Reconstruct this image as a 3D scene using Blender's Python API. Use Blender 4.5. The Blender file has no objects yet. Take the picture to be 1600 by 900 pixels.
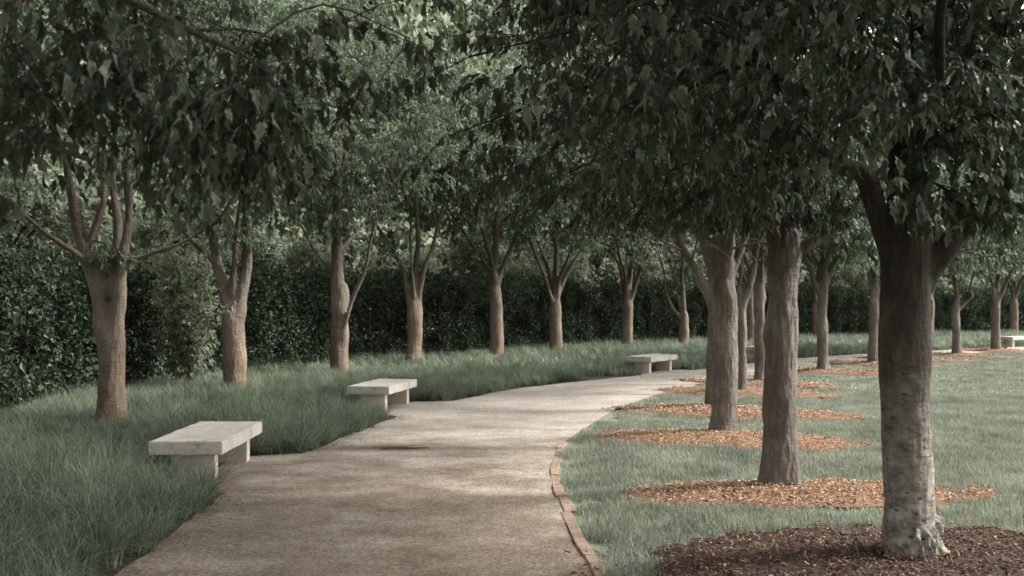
import bpy, math, random
import numpy as np
from mathutils import Vector, Matrix

random.seed(7)
RNG = np.random.default_rng(7)
SC = bpy.context.scene
COL = SC.collection
PI = math.pi

# ---------------------------------------------------------------- camera
F_PX, H_CAM, HORIZON = 1500.0, 1.8, 475.0       # focal length in photo pixels, eye height, horizon row
cam_data = bpy.data.cameras.new("camera")
cam = bpy.data.objects.new("camera", cam_data)
COL.objects.link(cam)
cam.location = (0, 0, H_CAM)
cam.rotation_euler = (PI / 2, 0, 0)
cam_data.sensor_width = 36.0
cam_data.lens = 36.0 * F_PX / 1600.0
cam_data.shift_y = (HORIZON - 450.0) / 1600.0
cam_data.clip_start = 0.05
cam_data.clip_end = 1500
cam_data.dof.use_dof = True
cam_data.dof.focus_distance = 10.5
cam_data.dof.aperture_fstop = 2.8
SC.camera = cam

# ---------------------------------------------------------------- sky, sun, exposure
SUN_EL, SUN_AZ = math.radians(38), math.radians(82)    # azimuth clockwise from +Y
world = bpy.data.worlds.new("World")
SC.world = world
world.use_nodes = True
wn, wl = world.node_tree.nodes, world.node_tree.links
wn.clear()
w_out = wn.new("ShaderNodeOutputWorld")
w_bg = wn.new("ShaderNodeBackground")
w_sky = wn.new("ShaderNodeTexSky")
w_sky.sky_type = 'NISHITA'
w_sky.sun_disc = False
w_sky.sun_elevation = SUN_EL
w_sky.sun_rotation = SUN_AZ
w_sky.air_density = 1.0
w_sky.dust_density = 4.0
w_sky.ozone_density = 1.0
w_hsv = wn.new("ShaderNodeHueSaturation")
w_hsv.inputs['Saturation'].default_value = 0.10
w_bg.inputs['Strength'].default_value = 0.15
wl.new(w_sky.outputs[0], w_hsv.inputs['Color'])
wl.new(w_hsv.outputs[0], w_bg.inputs['Color'])
wl.new(w_bg.outputs[0], w_out.inputs['Surface'])

sun_data = bpy.data.lights.new("sun", 'SUN')
sun_data.energy = 2.8
sun_data.angle = math.radians(9)
sun_data.color = (1.0, 0.96, 0.9)
sun = bpy.data.objects.new("sun", sun_data)
COL.objects.link(sun)
sd = Vector((math.sin(SUN_AZ) * math.cos(SUN_EL), math.cos(SUN_AZ) * math.cos(SUN_EL), math.sin(SUN_EL)))
sun.rotation_euler = sd.to_track_quat('Z', 'Y').to_euler()
sun.location = (20, 10, 30)

SC.view_settings.view_transform = 'Standard'
SC.view_settings.look = 'None'
SC.view_settings.exposure = 1.3
SC.view_settings.gamma = 1.0
SC.view_settings.use_curve_mapping = False
SC.render.engine = 'CYCLES'
SC.cycles.use_denoising = True
SC.cycles.max_bounces = 6
SC.cycles.diffuse_bounces = 4
SC.cycles.transmission_bounces = 4
SC.cycles.transparent_max_bounces = 4


# ================================================================ helpers
def tag(o, label=None, cat=None, group=None, kind=None):
    if label: o['label'] = label
    if cat: o['category'] = cat
    if group: o['group'] = group
    if kind: o['kind'] = kind
    return o


def link(name, data, parent=None, loc=(0, 0, 0)):
    o = bpy.data.objects.new(name, data)
    COL.objects.link(o)
    o.location = loc
    if parent: o.parent = parent
    return o


def thing(name, label, cat, loc=(0, 0, 0), rz=0, group=None):
    o = link(name, None, None, loc)
    o.rotation_euler = (0, 0, rz)
    o.empty_display_size = 0.2
    return tag(o, label, cat, group)


def copy_tree(o, parent=None):
    c = o.copy()
    COL.objects.link(c)
    c.parent = parent
    for ch in list(o.children):
        copy_tree(ch, c)
    return c


def hash3(ix, iy, iz, seed):
    n = (ix.astype(np.int64) * 374761393 + iy.astype(np.int64) * 668265263 + iz.astype(np.int64) * 2147483647 + seed * 1274126177) & 0xFFFFFFFF
    n = ((n ^ (n >> 13)) * 1274126177) & 0xFFFFFFFF
    n = (n ^ (n >> 16)) & 0xFFFFFFFF
    return n / 4294967295.0


def vnoise(p, scale=1.0, seed=0):
    """value noise -1..1 at points p (N,3)"""
    q = np.asarray(p, float) * scale
    i = np.floor(q)
    f = q - i
    f = f * f * (3 - 2 * f)
    r = 0
    for dx in (0, 1):
        for dy in (0, 1):
            for dz in (0, 1):
                w = (f[:, 0] if dx else 1 - f[:, 0]) * (f[:, 1] if dy else 1 - f[:, 1]) * (f[:, 2] if dz else 1 - f[:, 2])
                r = r + w * hash3(i[:, 0] + dx, i[:, 1] + dy, i[:, 2] + dz, seed)
    return r * 2 - 1


def fbm(p, scale=1.0, seed=0, octaves=3):
    a, s, r = 1.0, scale, 0
    for k in range(octaves):
        r = r + a * vnoise(p, s, seed + k)
        a *= 0.5
        s *= 2.03
    return r


def mesh_np(name, verts, tris=None, quads=None, mats=(), tri_mat=None, quad_mat=None, smooth=True, face_attr=None):
    """fast mesh from arrays; face_attr: floats per face named tint (tris first)"""
    me = bpy.data.meshes.new(name)
    verts = np.asarray(verts, np.float32)
    nt = 0 if tris is None else len(tris)
    nq = 0 if quads is None else len(quads)
    idx = []
    if nt: idx.append(np.asarray(tris, np.int32).ravel())
    if nq: idx.append(np.asarray(quads, np.int32).ravel())
    loops = np.concatenate(idx)
    starts = np.concatenate([np.arange(nt) * 3, nt * 3 + np.arange(nq) * 4]).astype(np.int32)
    me.vertices.add(len(verts))
    me.vertices.foreach_set('co', verts.ravel())
    me.loops.add(len(loops))
    me.loops.foreach_set('vertex_index', loops)
    me.polygons.add(nt + nq)
    me.polygons.foreach_set('loop_start', starts)
    me.polygons.foreach_set('use_smooth', np.full(nt + nq, smooth))
    mi = np.zeros(nt + nq, np.int32)
    if tri_mat is not None: mi[:nt] = tri_mat
    if quad_mat is not None: mi[nt:] = quad_mat
    me.polygons.foreach_set('material_index', mi)
    if face_attr is not None:
        at = me.attributes.new('tint', 'FLOAT', 'FACE')
        at.data.foreach_set('value', np.asarray(face_attr, np.float32))
    for m in mats: me.materials.append(m)
    me.update(calc_edges=True)
    return me


class Geo:
    """collects quads and tris"""
    def __init__(self):
        self.v, self.q, self.t, self.n = [], [], [], 0

    def add(self, v, q=None, t=None):
        v = np.asarray(v, float)
        if q is not None and len(q): self.q.append(np.asarray(q) + self.n)
        if t is not None and len(t): self.t.append(np.asarray(t) + self.n)
        self.v.append(v)
        self.n += len(v)

    def mesh(self, name, mats, smooth=True):
        return mesh_np(name, np.concatenate(self.v), np.concatenate(self.t) if self.t else None,
                       np.concatenate(self.q) if self.q else None, mats, smooth=smooth)


def smooth_path(pts, n):
    """Catmull-Rom resample"""
    P = np.asarray(pts, float)
    P = np.vstack([2 * P[0] - P[1], P, 2 * P[-1] - P[-2]])
    m = len(P) - 3
    out = []
    for u in np.linspace(0, m, n):
        k = min(int(u), m - 1)
        t = u - k
        a, b, c, d = P[k:k + 4]
        out.append(0.5 * ((2 * b) + (-a + c) * t + (2 * a - 5 * b + 4 * c - d) * t * t + (-a + 3 * b - 3 * c + d) * t ** 3))
    return np.array(out)


def tube(path, radii, seg=8, rough=0.0, seed=0, cap=True):
    P = np.asarray(path, float)
    n = len(P)
    T = np.gradient(P, axis=0)
    T /= np.linalg.norm(T, axis=1)[:, None] + 1e-9
    up = np.array([0.0, 1.0, 0.03]) if abs(T[0][1]) < 0.8 else np.array([1.0, 0, 0])
    A = np.cross(T, up)
    A /= np.linalg.norm(A, axis=1)[:, None] + 1e-9
    B = np.cross(T, A)
    an = np.linspace(0, 2 * PI, seg, endpoint=False)
    R = np.asarray(radii, float)
    V = P[:, None, :] + (A[:, None, :] * np.cos(an)[None, :, None] + B[:, None, :] * np.sin(an)[None, :, None]) * R[:, None, None]
    V = V.reshape(-1, 3)
    if rough > 0:
        C = np.repeat(P, seg, axis=0)
        nn = fbm(V, 3.0, seed, 3)
        V = C + (V - C) * (1 + rough * nn)[:, None]
    i = np.arange(n - 1)[:, None] * seg
    j = np.arange(seg)[None, :]
    q = np.stack([i + j, i + (j + 1) % seg, i + seg + (j + 1) % seg, i + seg + j], -1).reshape(-1, 4)
    t = None
    if cap:
        V = np.vstack([V, P[-1] + T[-1] * R[-1] * 0.5])
        k = len(V) - 1
        b = (n - 1) * seg
        t = [[b + a, b + (a + 1) % seg, k] for a in range(seg)]
    return V, q, t


def box_geo(g, x0, x1, y0, y1, z0, z1):
    v = [(x, y, z) for z in (z0, z1) for y in (y0, y1) for x in (x0, x1)]
    q = [(0, 2, 3, 1), (4, 5, 7, 6), (0, 1, 5, 4), (2, 6, 7, 3), (0, 4, 6, 2), (1, 3, 7, 5)]
    g.add(v, q)


# ================================================================ materials
def new_mat(name):
    m = bpy.data.materials.new(name)
    m.use_nodes = True
    nt = m.node_tree
    nt.nodes.clear()
    return m, nt.nodes, nt.links


def N(nodes, kind, **kw):
    n = nodes.new(kind)
    for k, v in kw.items():
        if k in n.inputs: n.inputs[k].default_value = v
        else: setattr(n, k, v)
    return n


def ramp(nodes, stops):
    r = nodes.new('ShaderNodeValToRGB')
    els = r.color_ramp.elements
    while len(els) < len(stops): els.new(0.5)
    for e, (p, c) in zip(els, stops):
        e.position = p
        e.color = (*c, 1) if len(c) == 3 else c
    return r


def leaf_mat(name, dark, mid, light, trans=0.35, rough=0.5, single=False, spec=0.35):
    m, n, l = new_mat(name)
    out = N(n, 'ShaderNodeOutputMaterial')
    if single:
        src = N(n, 'ShaderNodeObjectInfo').outputs['Random']
    else:
        a = N(n, 'ShaderNodeAttribute', attribute_name='tint')
        src = a.outputs['Fac']
    r = ramp(n, [(0.0, dark), (0.55, mid), (1.0, light)])
    l.new(src, r.inputs['Fac'])
    tc = N(n, 'ShaderNodeTexCoord')
    no = N(n, 'ShaderNodeTexNoise', Scale=0.9 if not single else 14.0, Detail=2.0)
    l.new(tc.outputs['Object'], no.inputs['Vector'])
    hs = N(n, 'ShaderNodeHueSaturation')
    mr = N(n, 'ShaderNodeMapRange')
    mr.inputs['From Min'].default_value = 0.3
    mr.inputs['From Max'].default_value = 0.7
    mr.inputs['To Min'].default_value = 0.75
    mr.inputs['To Max'].default_value = 1.25
    l.new(no.outputs['Fac'], mr.inputs['Value'])
    l.new(mr.outputs[0], hs.inputs['Value'])
    l.new(r.outputs[0], hs.inputs['Color'])
    p = N(n, 'ShaderNodeBsdfPrincipled', Roughness=rough)
    p.inputs['Specular IOR Level'].default_value = spec
    l.new(hs.outputs[0], p.inputs['Base Color'])
    tr = N(n, 'ShaderNodeBsdfTranslucent')
    hs2 = N(n, 'ShaderNodeHueSaturation', Saturation=1.1, Value=1.1)
    l.new(hs.outputs[0], hs2.inputs['Color'])
    l.new(hs2.outputs[0], tr.inputs['Color'])
    mx = N(n, 'ShaderNodeMixShader')
    mx.inputs[0].default_value = trans
    l.new(p.outputs[0], mx.inputs[1])
    l.new(tr.outputs[0], mx.inputs[2])
    l.new(mx.outputs[0], out.inputs['Surface'])
    return m


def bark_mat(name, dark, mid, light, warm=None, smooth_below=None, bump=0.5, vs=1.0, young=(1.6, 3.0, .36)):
    """vertical fissures; warm = colour towards the foot of the trunk (soil-stained bark); smooth_below = height under
    which the bark is pale, smooth and flecked with lenticels"""
    m, n, l = new_mat(name)
    out = N(n, 'ShaderNodeOutputMaterial')
    p = N(n, 'ShaderNodeBsdfPrincipled', Roughness=0.85)
    p.inputs['Specular IOR Level'].default_value = 0.2
    tc = N(n, 'ShaderNodeTexCoord')
    oi = N(n, 'ShaderNodeObjectInfo')
    add = N(n, 'ShaderNodeVectorMath', operation='ADD')
    sc = N(n, 'ShaderNodeVectorMath', operation='SCALE')
    cmb = N(n, 'ShaderNodeCombineXYZ')
    l.new(oi.outputs['Random'], cmb.inputs[0]); l.new(oi.outputs['Random'], cmb.inputs[1])
    sc.inputs['Scale'].default_value = 31.0
    l.new(cmb.outputs[0], sc.inputs[0])
    l.new(tc.outputs['Object'], add.inputs[0]); l.new(sc.outputs[0], add.inputs[1])
    mp = N(n, 'ShaderNodeMapping')
    mp.inputs['Scale'].default_value = (22 * vs, 22 * vs, 5.5 * vs)
    l.new(add.outputs[0], mp.inputs['Vector'])
    n1 = N(n, 'ShaderNodeTexNoise', Scale=1.0, Detail=8.0, Roughness=0.72, Distortion=0.6)
    l.new(mp.outputs[0], n1.inputs['Vector'])
    mp2 = N(n, 'ShaderNodeMapping')
    mp2.inputs['Scale'].default_value = (2.2, 2.2, 1.6)
    l.new(add.outputs[0], mp2.inputs['Vector'])
    n2 = N(n, 'ShaderNodeTexNoise', Scale=1.0, Detail=5.0, Roughness=0.65)
    l.new(mp2.outputs[0], n2.inputs['Vector'])
    mp3 = N(n, 'ShaderNodeMapping')
    mp3.inputs['Scale'].default_value = (7, 7, 38)
    l.new(add.outputs[0], mp3.inputs['Vector'])
    n3 = N(n, 'ShaderNodeTexNoise', Scale=1.0, Detail=4.0, Roughness=0.6)
    l.new(mp3.outputs[0], n3.inputs['Vector'])
    r = ramp(n, [(0.30, dark), (0.5, mid), (0.68, light)])
    mixf = N(n, 'ShaderNodeMath', operation='MULTIPLY_ADD')
    l.new(n1.outputs['Fac'], mixf.inputs[0]); mixf.inputs[1].default_value = 0.5
    hm = N(n, 'ShaderNodeMath', operation='MULTIPLY'); hm.inputs[1].default_value = 0.5
    l.new(n2.outputs['Fac'], hm.inputs[0]); l.new(hm.outputs[0], mixf.inputs[2])
    l.new(mixf.outputs[0], r.inputs['Fac'])
    col = r.outputs[0]
    sep = N(n, 'ShaderNodeSeparateXYZ'); l.new(tc.outputs['Object'], sep.inputs[0])
    if warm:
        mr = N(n, 'ShaderNodeMapRange'); mr.inputs['From Min'].default_value = 1.7; mr.inputs['From Max'].default_value = 0.05
        mr.inputs['To Min'].default_value = 0.0; mr.inputs['To Max'].default_value = 0.8
        nz = N(n, 'ShaderNodeMath', operation='MULTIPLY_ADD'); l.new(n2.outputs['Fac'], nz.inputs[0]); nz.inputs[1].default_value = 1.6
        l.new(sep.outputs[2], nz.inputs[2])
        su = N(n, 'ShaderNodeMath', operation='SUBTRACT'); l.new(nz.outputs[0], su.inputs[0]); su.inputs[1].default_value = 0.8
        l.new(su.outputs[0], mr.inputs['Value'])
        mx = N(n, 'ShaderNodeMix', data_type='RGBA', blend_type='MULTIPLY')
        l.new(mr.outputs[0], mx.inputs[0]); l.new(col, mx.inputs[6]); mx.inputs[7].default_value = (*warm, 1)
        col = mx.outputs[2]
    hgt = N(n, 'ShaderNodeMath', operation='MULTIPLY_ADD')
    l.new(n3.outputs['Fac'], hgt.inputs[0]); hgt.inputs[1].default_value = 0.45; l.new(n1.outputs['Fac'], hgt.inputs[2])
    hout = hgt.outputs[0]
    if smooth_below is not None:
        nz = N(n, 'ShaderNodeMath', operation='MULTIPLY_ADD'); l.new(n2.outputs['Fac'], nz.inputs[0]); nz.inputs[1].default_value = 1.5
        l.new(sep.outputs[2], nz.inputs[2])
        mr = N(n, 'ShaderNodeMapRange'); mr.inputs['From Min'].default_value = smooth_below + 1.3; mr.inputs['From Max'].default_value = smooth_below + 0.25
        l.new(nz.outputs[0], mr.inputs['Value'])
        # fine flecks on pale smooth bark
        mp4 = N(n, 'ShaderNodeMapping'); mp4.inputs['Scale'].default_value = (9, 9, 13)
        l.new(add.outputs[0], mp4.inputs['Vector'])
        n4 = N(n, 'ShaderNodeTexNoise', Scale=1.0, Detail=9.0, Roughness=0.72); l.new(mp4.outputs[0], n4.inputs['Vector'])
        rp = ramp(n, [(0.34, (0.11, 0.085, 0.068)), (0.5, (0.27, 0.24, 0.205)), (0.64, (0.44, 0.41, 0.37))])
        l.new(n4.outputs['Fac'], rp.inputs['Fac'])
        mpd = N(n, 'ShaderNodeMapping'); mpd.inputs['Scale'].default_value = (11, 11, 21)
        l.new(add.outputs[0], mpd.inputs['Vector'])
        vd = N(n, 'ShaderNodeTexVoronoi', Scale=1.0); l.new(mpd.outputs[0], vd.inputs['Vector'])
        spot = N(n, 'ShaderNodeMapRange'); spot.inputs['From Min'].default_value = 0.13; spot.inputs['From Max'].default_value = 0.26
        spot.inputs['To Min'].default_value = 0.3; spot.inputs['To Max'].default_value = 1.0
        l.new(vd.outputs['Distance'], spot.inputs['Value'])
        ms = N(n, 'ShaderNodeMix', data_type='RGBA', blend_type='MULTIPLY'); ms.inputs[0].default_value = 1
        l.new(rp.outputs[0], ms.inputs[6]); l.new(spot.outputs[0], ms.inputs[7])
        mx = N(n, 'ShaderNodeMix', data_type='RGBA')
        l.new(mr.outputs[0], mx.inputs[0]); l.new(col, mx.inputs[6]); l.new(ms.outputs[2], mx.inputs[7])
        col = mx.outputs[2]
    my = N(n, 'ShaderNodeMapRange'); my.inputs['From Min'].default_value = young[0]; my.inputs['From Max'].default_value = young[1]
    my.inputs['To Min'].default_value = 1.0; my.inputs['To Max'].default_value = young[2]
    l.new(sep.outputs[2], my.inputs['Value'])          # bark colour is multiplied darker with height, over the range set by young
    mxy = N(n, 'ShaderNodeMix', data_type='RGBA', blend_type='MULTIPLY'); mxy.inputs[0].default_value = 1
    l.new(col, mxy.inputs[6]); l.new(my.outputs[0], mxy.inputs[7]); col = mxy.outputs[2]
    l.new(col, p.inputs['Base Color'])
    b = N(n, 'ShaderNodeBump', Strength=bump, Distance=0.045)
    l.new(hout, b.inputs['Height']); l.new(b.outputs[0], p.inputs['Normal'])
    l.new(p.outputs[0], out.inputs['Surface'])
    return m


def simple_noise_mat(name, stops, scale=8.0, bump=0.3, rough=0.9, detail=6, dist=0.01, scale2=None, coords='Object', spec=0.3):
    m, n, l = new_mat(name)
    out = N(n, 'ShaderNodeOutputMaterial')
    p = N(n, 'ShaderNodeBsdfPrincipled', Roughness=rough)
    p.inputs['Specular IOR Level'].default_value = spec
    tc = N(n, 'ShaderNodeTexCoord')
    n1 = N(n, 'ShaderNodeTexNoise', Scale=scale, Detail=detail, Roughness=0.65)
    l.new(tc.outputs[coords], n1.inputs['Vector'])
    fac = n1.outputs['Fac']
    if scale2:
        n2 = N(n, 'ShaderNodeTexNoise', Scale=scale2, Detail=4.0)
        l.new(tc.outputs[coords], n2.inputs['Vector'])
        mm = N(n, 'ShaderNodeMath', operation='ADD'); l.new(fac, mm.inputs[0]); l.new(n2.outputs['Fac'], mm.inputs[1])
        m2 = N(n, 'ShaderNodeMath', operation='MULTIPLY'); l.new(mm.outputs[0], m2.inputs[0]); m2.inputs[1].default_value = 0.5
        fac = m2.outputs[0]
    r = ramp(n, stops)
    l.new(fac, r.inputs['Fac'])
    l.new(r.outputs[0], p.inputs['Base Color'])
    b = N(n, 'ShaderNodeBump', Strength=bump, Distance=dist)
    l.new(n1.outputs['Fac'], b.inputs['Height']); l.new(b.outputs[0], p.inputs['Normal'])
    l.new(p.outputs[0], out.inputs['Surface'])
    return m


M = {}
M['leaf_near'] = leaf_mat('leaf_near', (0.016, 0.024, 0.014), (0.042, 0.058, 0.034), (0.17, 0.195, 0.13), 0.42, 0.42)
M['leaf_single'] = leaf_mat('leaf_single', (0.016, 0.024, 0.014), (0.042, 0.058, 0.034), (0.17, 0.195, 0.13), 0.42, 0.42, single=True)
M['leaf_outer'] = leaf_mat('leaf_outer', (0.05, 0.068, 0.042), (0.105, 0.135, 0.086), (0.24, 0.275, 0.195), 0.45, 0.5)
M['leaf_light'] = leaf_mat('leaf_light', (0.12, 0.145, 0.09), (0.23, 0.265, 0.18), (0.38, 0.41, 0.31), 0.45, 0.5)
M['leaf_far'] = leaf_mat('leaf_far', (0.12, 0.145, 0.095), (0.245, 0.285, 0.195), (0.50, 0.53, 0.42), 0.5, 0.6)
M['leaf_hedge'] = leaf_mat('leaf_hedge', (0.018, 0.028, 0.018), (0.038, 0.056, 0.035), (0.17, 0.205, 0.13), 0.25, 0.6, spec=.2)
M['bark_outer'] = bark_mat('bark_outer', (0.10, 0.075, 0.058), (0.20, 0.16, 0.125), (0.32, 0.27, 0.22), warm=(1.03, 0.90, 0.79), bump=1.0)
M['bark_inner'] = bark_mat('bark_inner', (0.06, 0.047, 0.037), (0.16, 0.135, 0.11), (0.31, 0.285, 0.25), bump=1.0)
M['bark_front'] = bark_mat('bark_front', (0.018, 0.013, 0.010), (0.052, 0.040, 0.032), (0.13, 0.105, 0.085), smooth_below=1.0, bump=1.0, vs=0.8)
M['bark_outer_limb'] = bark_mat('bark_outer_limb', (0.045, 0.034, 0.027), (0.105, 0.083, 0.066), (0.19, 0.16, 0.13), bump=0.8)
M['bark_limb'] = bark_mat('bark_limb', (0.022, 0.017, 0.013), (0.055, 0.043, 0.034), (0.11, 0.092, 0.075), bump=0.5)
M['twig'] = simple_noise_mat('twig', [(0.3, (0.03, 0.024, 0.018)), (0.7, (0.07, 0.055, 0.042))], 20, 0.2)


# ================================================================ leaves
def leaf_template(kind, curl, fold):
    """local frame: y = towards tip (0..1), x across, z = upper side. returns verts, tris"""
    if kind == 'near':
        ctr = [(0, 0), (0, .34), (0, .64), (0, 1.08)]
        side = [(.13, .0), (.25, .20), (.16, .34), (.27, .60), (.12, .70)]
        v = [(x, y) for x, y in ctr] + [(x, y) for x, y in side] + [(-x, y) for x, y in side]
        def s(o): return [(0, o, o + 1), (0, o + 1, o + 2), (0, o + 2, 1), (1, o + 2, o + 3), (1, o + 3, o + 4), (1, o + 4, 2), (2, o + 4, 3)]
        t = s(4) + [(a, c, b) for a, b, c in s(9)]
        v += [(0.012, 0), (-0.012, 0), (0.0, -.42)]
        k = len(v)
        t += [(k - 3, k - 2, k - 1)]
    elif kind == 'mid':
        v = [(0, 0), (0, .5), (0, 1), (.34, .24), (.14, .45), (.26, .70), (-.34, .24), (-.14, .45), (-.26, .70)]
        t = [(0, 3, 4), (0, 4, 1), (1, 4, 5), (1, 5, 2), (0, 7, 6), (0, 1, 7), (1, 8, 7), (1, 2, 8)]
    else:
        v = [(0, 0), (.36, .42), (0, 1), (-.36, .42)]
        t = [(0, 1, 2), (0, 2, 3)]
    a = np.array([(x, y, 0.0) for x, y in v])
    a[:, 2] = np.abs(a[:, 0]) * fold - curl * a[:, 1] ** 2
    a[:, 2] += 0.06 * np.sin(a[:, 0] * 9 + a[:, 1] * 7)
    return a, np.array(t)


def norm(a): return a / (np.linalg.norm(a, axis=-1, keepdims=True) + 1e-9)


def leaves_geo(kind, pos, tip, nrm, size, seed):
    """leaf geometry for N leaves -> verts, tris, tint per tri"""
    rng = np.random.default_rng(seed)
    var = rng.integers(0, 4, len(pos))
    y = norm(tip)
    x = norm(np.cross(y, nrm))
    z = np.cross(x, y)
    V, T, K = [], [], []
    off = 0
    tint = np.clip(rng.normal(0.45, 0.22, len(pos)), 0, 1)
    for k, (c, f) in enumerate([(0.2, 0.45), (0.45, 0.65), (0.05, 0.3), (0.7, 0.5)]):
        m = var == k
        if not m.any(): continue
        tv, tt = leaf_template(kind, c, f)
        n = m.sum()
        s = size[m][:, None, None]
        vv = pos[m][:, None, :] + s * (x[m][:, None, :] * tv[None, :, 0:1] + y[m][:, None, :] * tv[None, :, 1:2] + z[m][:, None, :] * tv[None, :, 2:3])
        V.append(vv.reshape(-1, 3))
        T.append((tt[None] + (off + np.arange(n) * len(tv))[:, None, None]).reshape(-1, 3))
        K.append(np.repeat(tint[m], len(tt)))
        off += n * len(tv)
    return np.concatenate(V), np.concatenate(T), np.concatenate(K)


LEAF_SINGLE = []
for c, f in [(0.2, 0.45), (0.45, 0.65), (0.05, 0.3), (0.7, 0.5)]:
    tv, tt = leaf_template('near', c, f)
    LEAF_SINGLE.append(mesh_np('leaf', tv, tt, None, [M['leaf_single']], smooth=False))


def sprig_leaves(base, direc, rng, per, spread, size, hang=0.8):
    """leaves around short twigs: arrays of position, tip direction, normal, size"""
    n = len(base)
    d = norm(direc)
    s = rng.uniform(0.0, 1.0, (n, per))
    P = base[:, None, :] + d[:, None, :] * (s * spread)[:, :, None]
    lat = rng.normal(0, 1, (n, per, 3))
    lat[..., 2] *= 0.4
    lat = norm(lat)
    down = np.array([0, 0, -1.0])
    tip = norm(lat * 0.75 + down * hang + d[:, None, :] * 0.35 + rng.normal(0, .15, (n, per, 3)))
    nrm = norm(rng.normal(0, .55, (n, per, 3)) + np.array([0, 0, 0.9]) + lat * 0.7)
    P = P + lat * 0.45 * size
    S = size * rng.uniform(0.65, 1.25, (n, per))
    return P.reshape(-1, 3), tip.reshape(-1, 3), nrm.reshape(-1, 3), S.reshape(-1)


# ================================================================ trees
FUSE = bpy.data.scenes.new('fuse')       # a bench to fuse trunk and limb bases into one skin; removed at the end


def fuse(g, voxel, smooth_it):
    me = g.mesh('fuse', [])
    o = bpy.data.objects.new('fuse', me)
    FUSE.collection.objects.link(o)
    m = o.modifiers.new('r', 'REMESH'); m.mode = 'VOXEL'; m.voxel_size = voxel; m.use_smooth_shade = True
    m2 = o.modifiers.new('s', 'SMOOTH'); m2.iterations = smooth_it; m2.factor = 0.5
    vl = FUSE.view_layers[0]
    vl.update()
    ev = o.evaluated_get(vl.depsgraph)
    em = ev.to_mesh()
    n = len(em.vertices)
    V = np.zeros(n * 3); em.vertices.foreach_get('co', V)
    NN = np.zeros(n * 3); em.vertices.foreach_get('normal', NN)
    ls = np.zeros(len(em.polygons), np.int32); em.polygons.foreach_get('loop_total', ls)
    li = np.zeros(len(em.loops), np.int32); em.loops.foreach_get('vertex_index', li)
    assert (ls == 4).all()
    ev.to_mesh_clear()
    bpy.data.objects.remove(o); bpy.data.meshes.remove(me)
    return V.reshape(-1, 3), NN.reshape(-1, 3), li.reshape(-1, 4)


def trunk_skin(g, voxel, smooth_it, seed, rough, ridges):
    V, NN, Q = fuse(g, voxel, smooth_it)
    a = np.arctan2(V[:, 1], V[:, 0]); z = V[:, 2]
    # knots and long swellings, then furrows that run up the stem
    d = fbm(V + seed * 3.1, 2.6, seed, 2) * .018 * rough
    f = vnoise(V * [24, 24, 5.0] + seed, 1.0, seed + 5)
    d += (1 - np.abs(f) * 2) * .0042 * rough + fbm(V * [40, 40, 14], 1.0, seed + 7, 2) * .0022 * rough
    if ridges > 0:
        w = np.clip((0.34 + 0.05 * np.sin(a * 2 + 1) - z) / 0.04, 0, 1)
        side = np.clip(0.75 + 0.9 * np.cos(a + 0.9), 0.15, 1)
        wob = V + np.stack([vnoise(V, 9, 31), vnoise(V, 9, 32), V[:, 0] * 0], -1) * .035
        k = vnoise(wob * [26, 26, 7.5], 1.0, 3)
        d += ridges * w * side * (np.clip(1 - np.abs(k) * 4.2, -1, 1) * .6 + fbm(wob, 30, 5, 2) * .3 + .45)
        d += np.exp(-((z - .345) / .006) ** 2) * -.004 * side
        for (az, zz, ra, rz_) in [(-1.9, .30, .09, .030), (-1.25, .88, .10, .010), (-1.95, .95, .14, .012), (-1.98, .80, .16, .010), (-.75, 1.02, .06, .012), (-1.5, .62, .05, .008)]:
            d += -.012 * np.exp(-((a - az) / ra) ** 2 - ((z - zz) / rz_) ** 2)      # old scars
    return mesh_np('trunk', V + NN * d[:, None], None, Q)


def trunk_geo(r0, top, taper=0.12, lean=(0, 0), seed=0, seg=28, rings=60, flare=0.45, ridges=0.0, rough=0.035, cap_r=None):
    z = np.concatenate([np.linspace(-0.12, 0.5, rings // 3), np.linspace(0.5, top, rings - rings // 3)[1:]])
    an = np.linspace(0, 2 * PI, seg, endpoint=False)
    Z, A = np.meshgrid(z, an, indexing='ij')
    rad = r0 * (1 - taper * Z / top)
    ph = seed * 1.7
    fl = flare * np.exp(-np.clip(Z, 0, None) / 0.13) * (1 + 0.35 * np.sin(3 * A + ph) + 0.25 * np.sin(5 * A + 2.1 * ph) + .15 * np.sin(9 * A + ph))
    rad = rad * (1 + fl)
    e = np.clip((Z - top + 0.35) / 0.35, 0, 1)
    rad *= 1 - 0.35 * e ** 2      # the trunk runs out between its limbs
    base = np.stack([np.cos(A), np.sin(A), Z * 1.1], -1).reshape(-1, 3)
    nn = fbm(base + seed * 5.1, 1.3, seed, 3).reshape(Z.shape) * rough * 1.6 + fbm(base * [6, 6, 2.0] + seed, 1.4, seed + 9, 3).reshape(Z.shape) * rough * 0.5
    rad = rad * (1 + nn)
    X = rad * np.cos(A) + lean[0] * Z + 0.02 * np.sin(Z * 1.7 + ph)
    Y = rad * np.sin(A) + lean[1] * Z
    V = np.stack([X, Y, Z], -1).reshape(-1, 3)
    n = len(z)
    i = np.arange(n - 1)[:, None] * seg
    j = np.arange(seg)[None, :]
    q = np.stack([i + j, i + (j + 1) % seg, i + seg + (j + 1) % seg, i + seg + j], -1).reshape(-1, 4)
    V = np.vstack([V, [lean[0] * top, lean[1] * top, top + r0 * 0.3]])
    b = (n - 1) * seg
    t = [[b + a, b + (a + 1) % seg, len(V) - 1] for a in range(seg)]
    V = np.vstack([V, [0, 0, z[0]]])
    t += [[(a + 1) % seg, a, len(V) - 1] for a in range(seg)]
    return V, q, t


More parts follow.
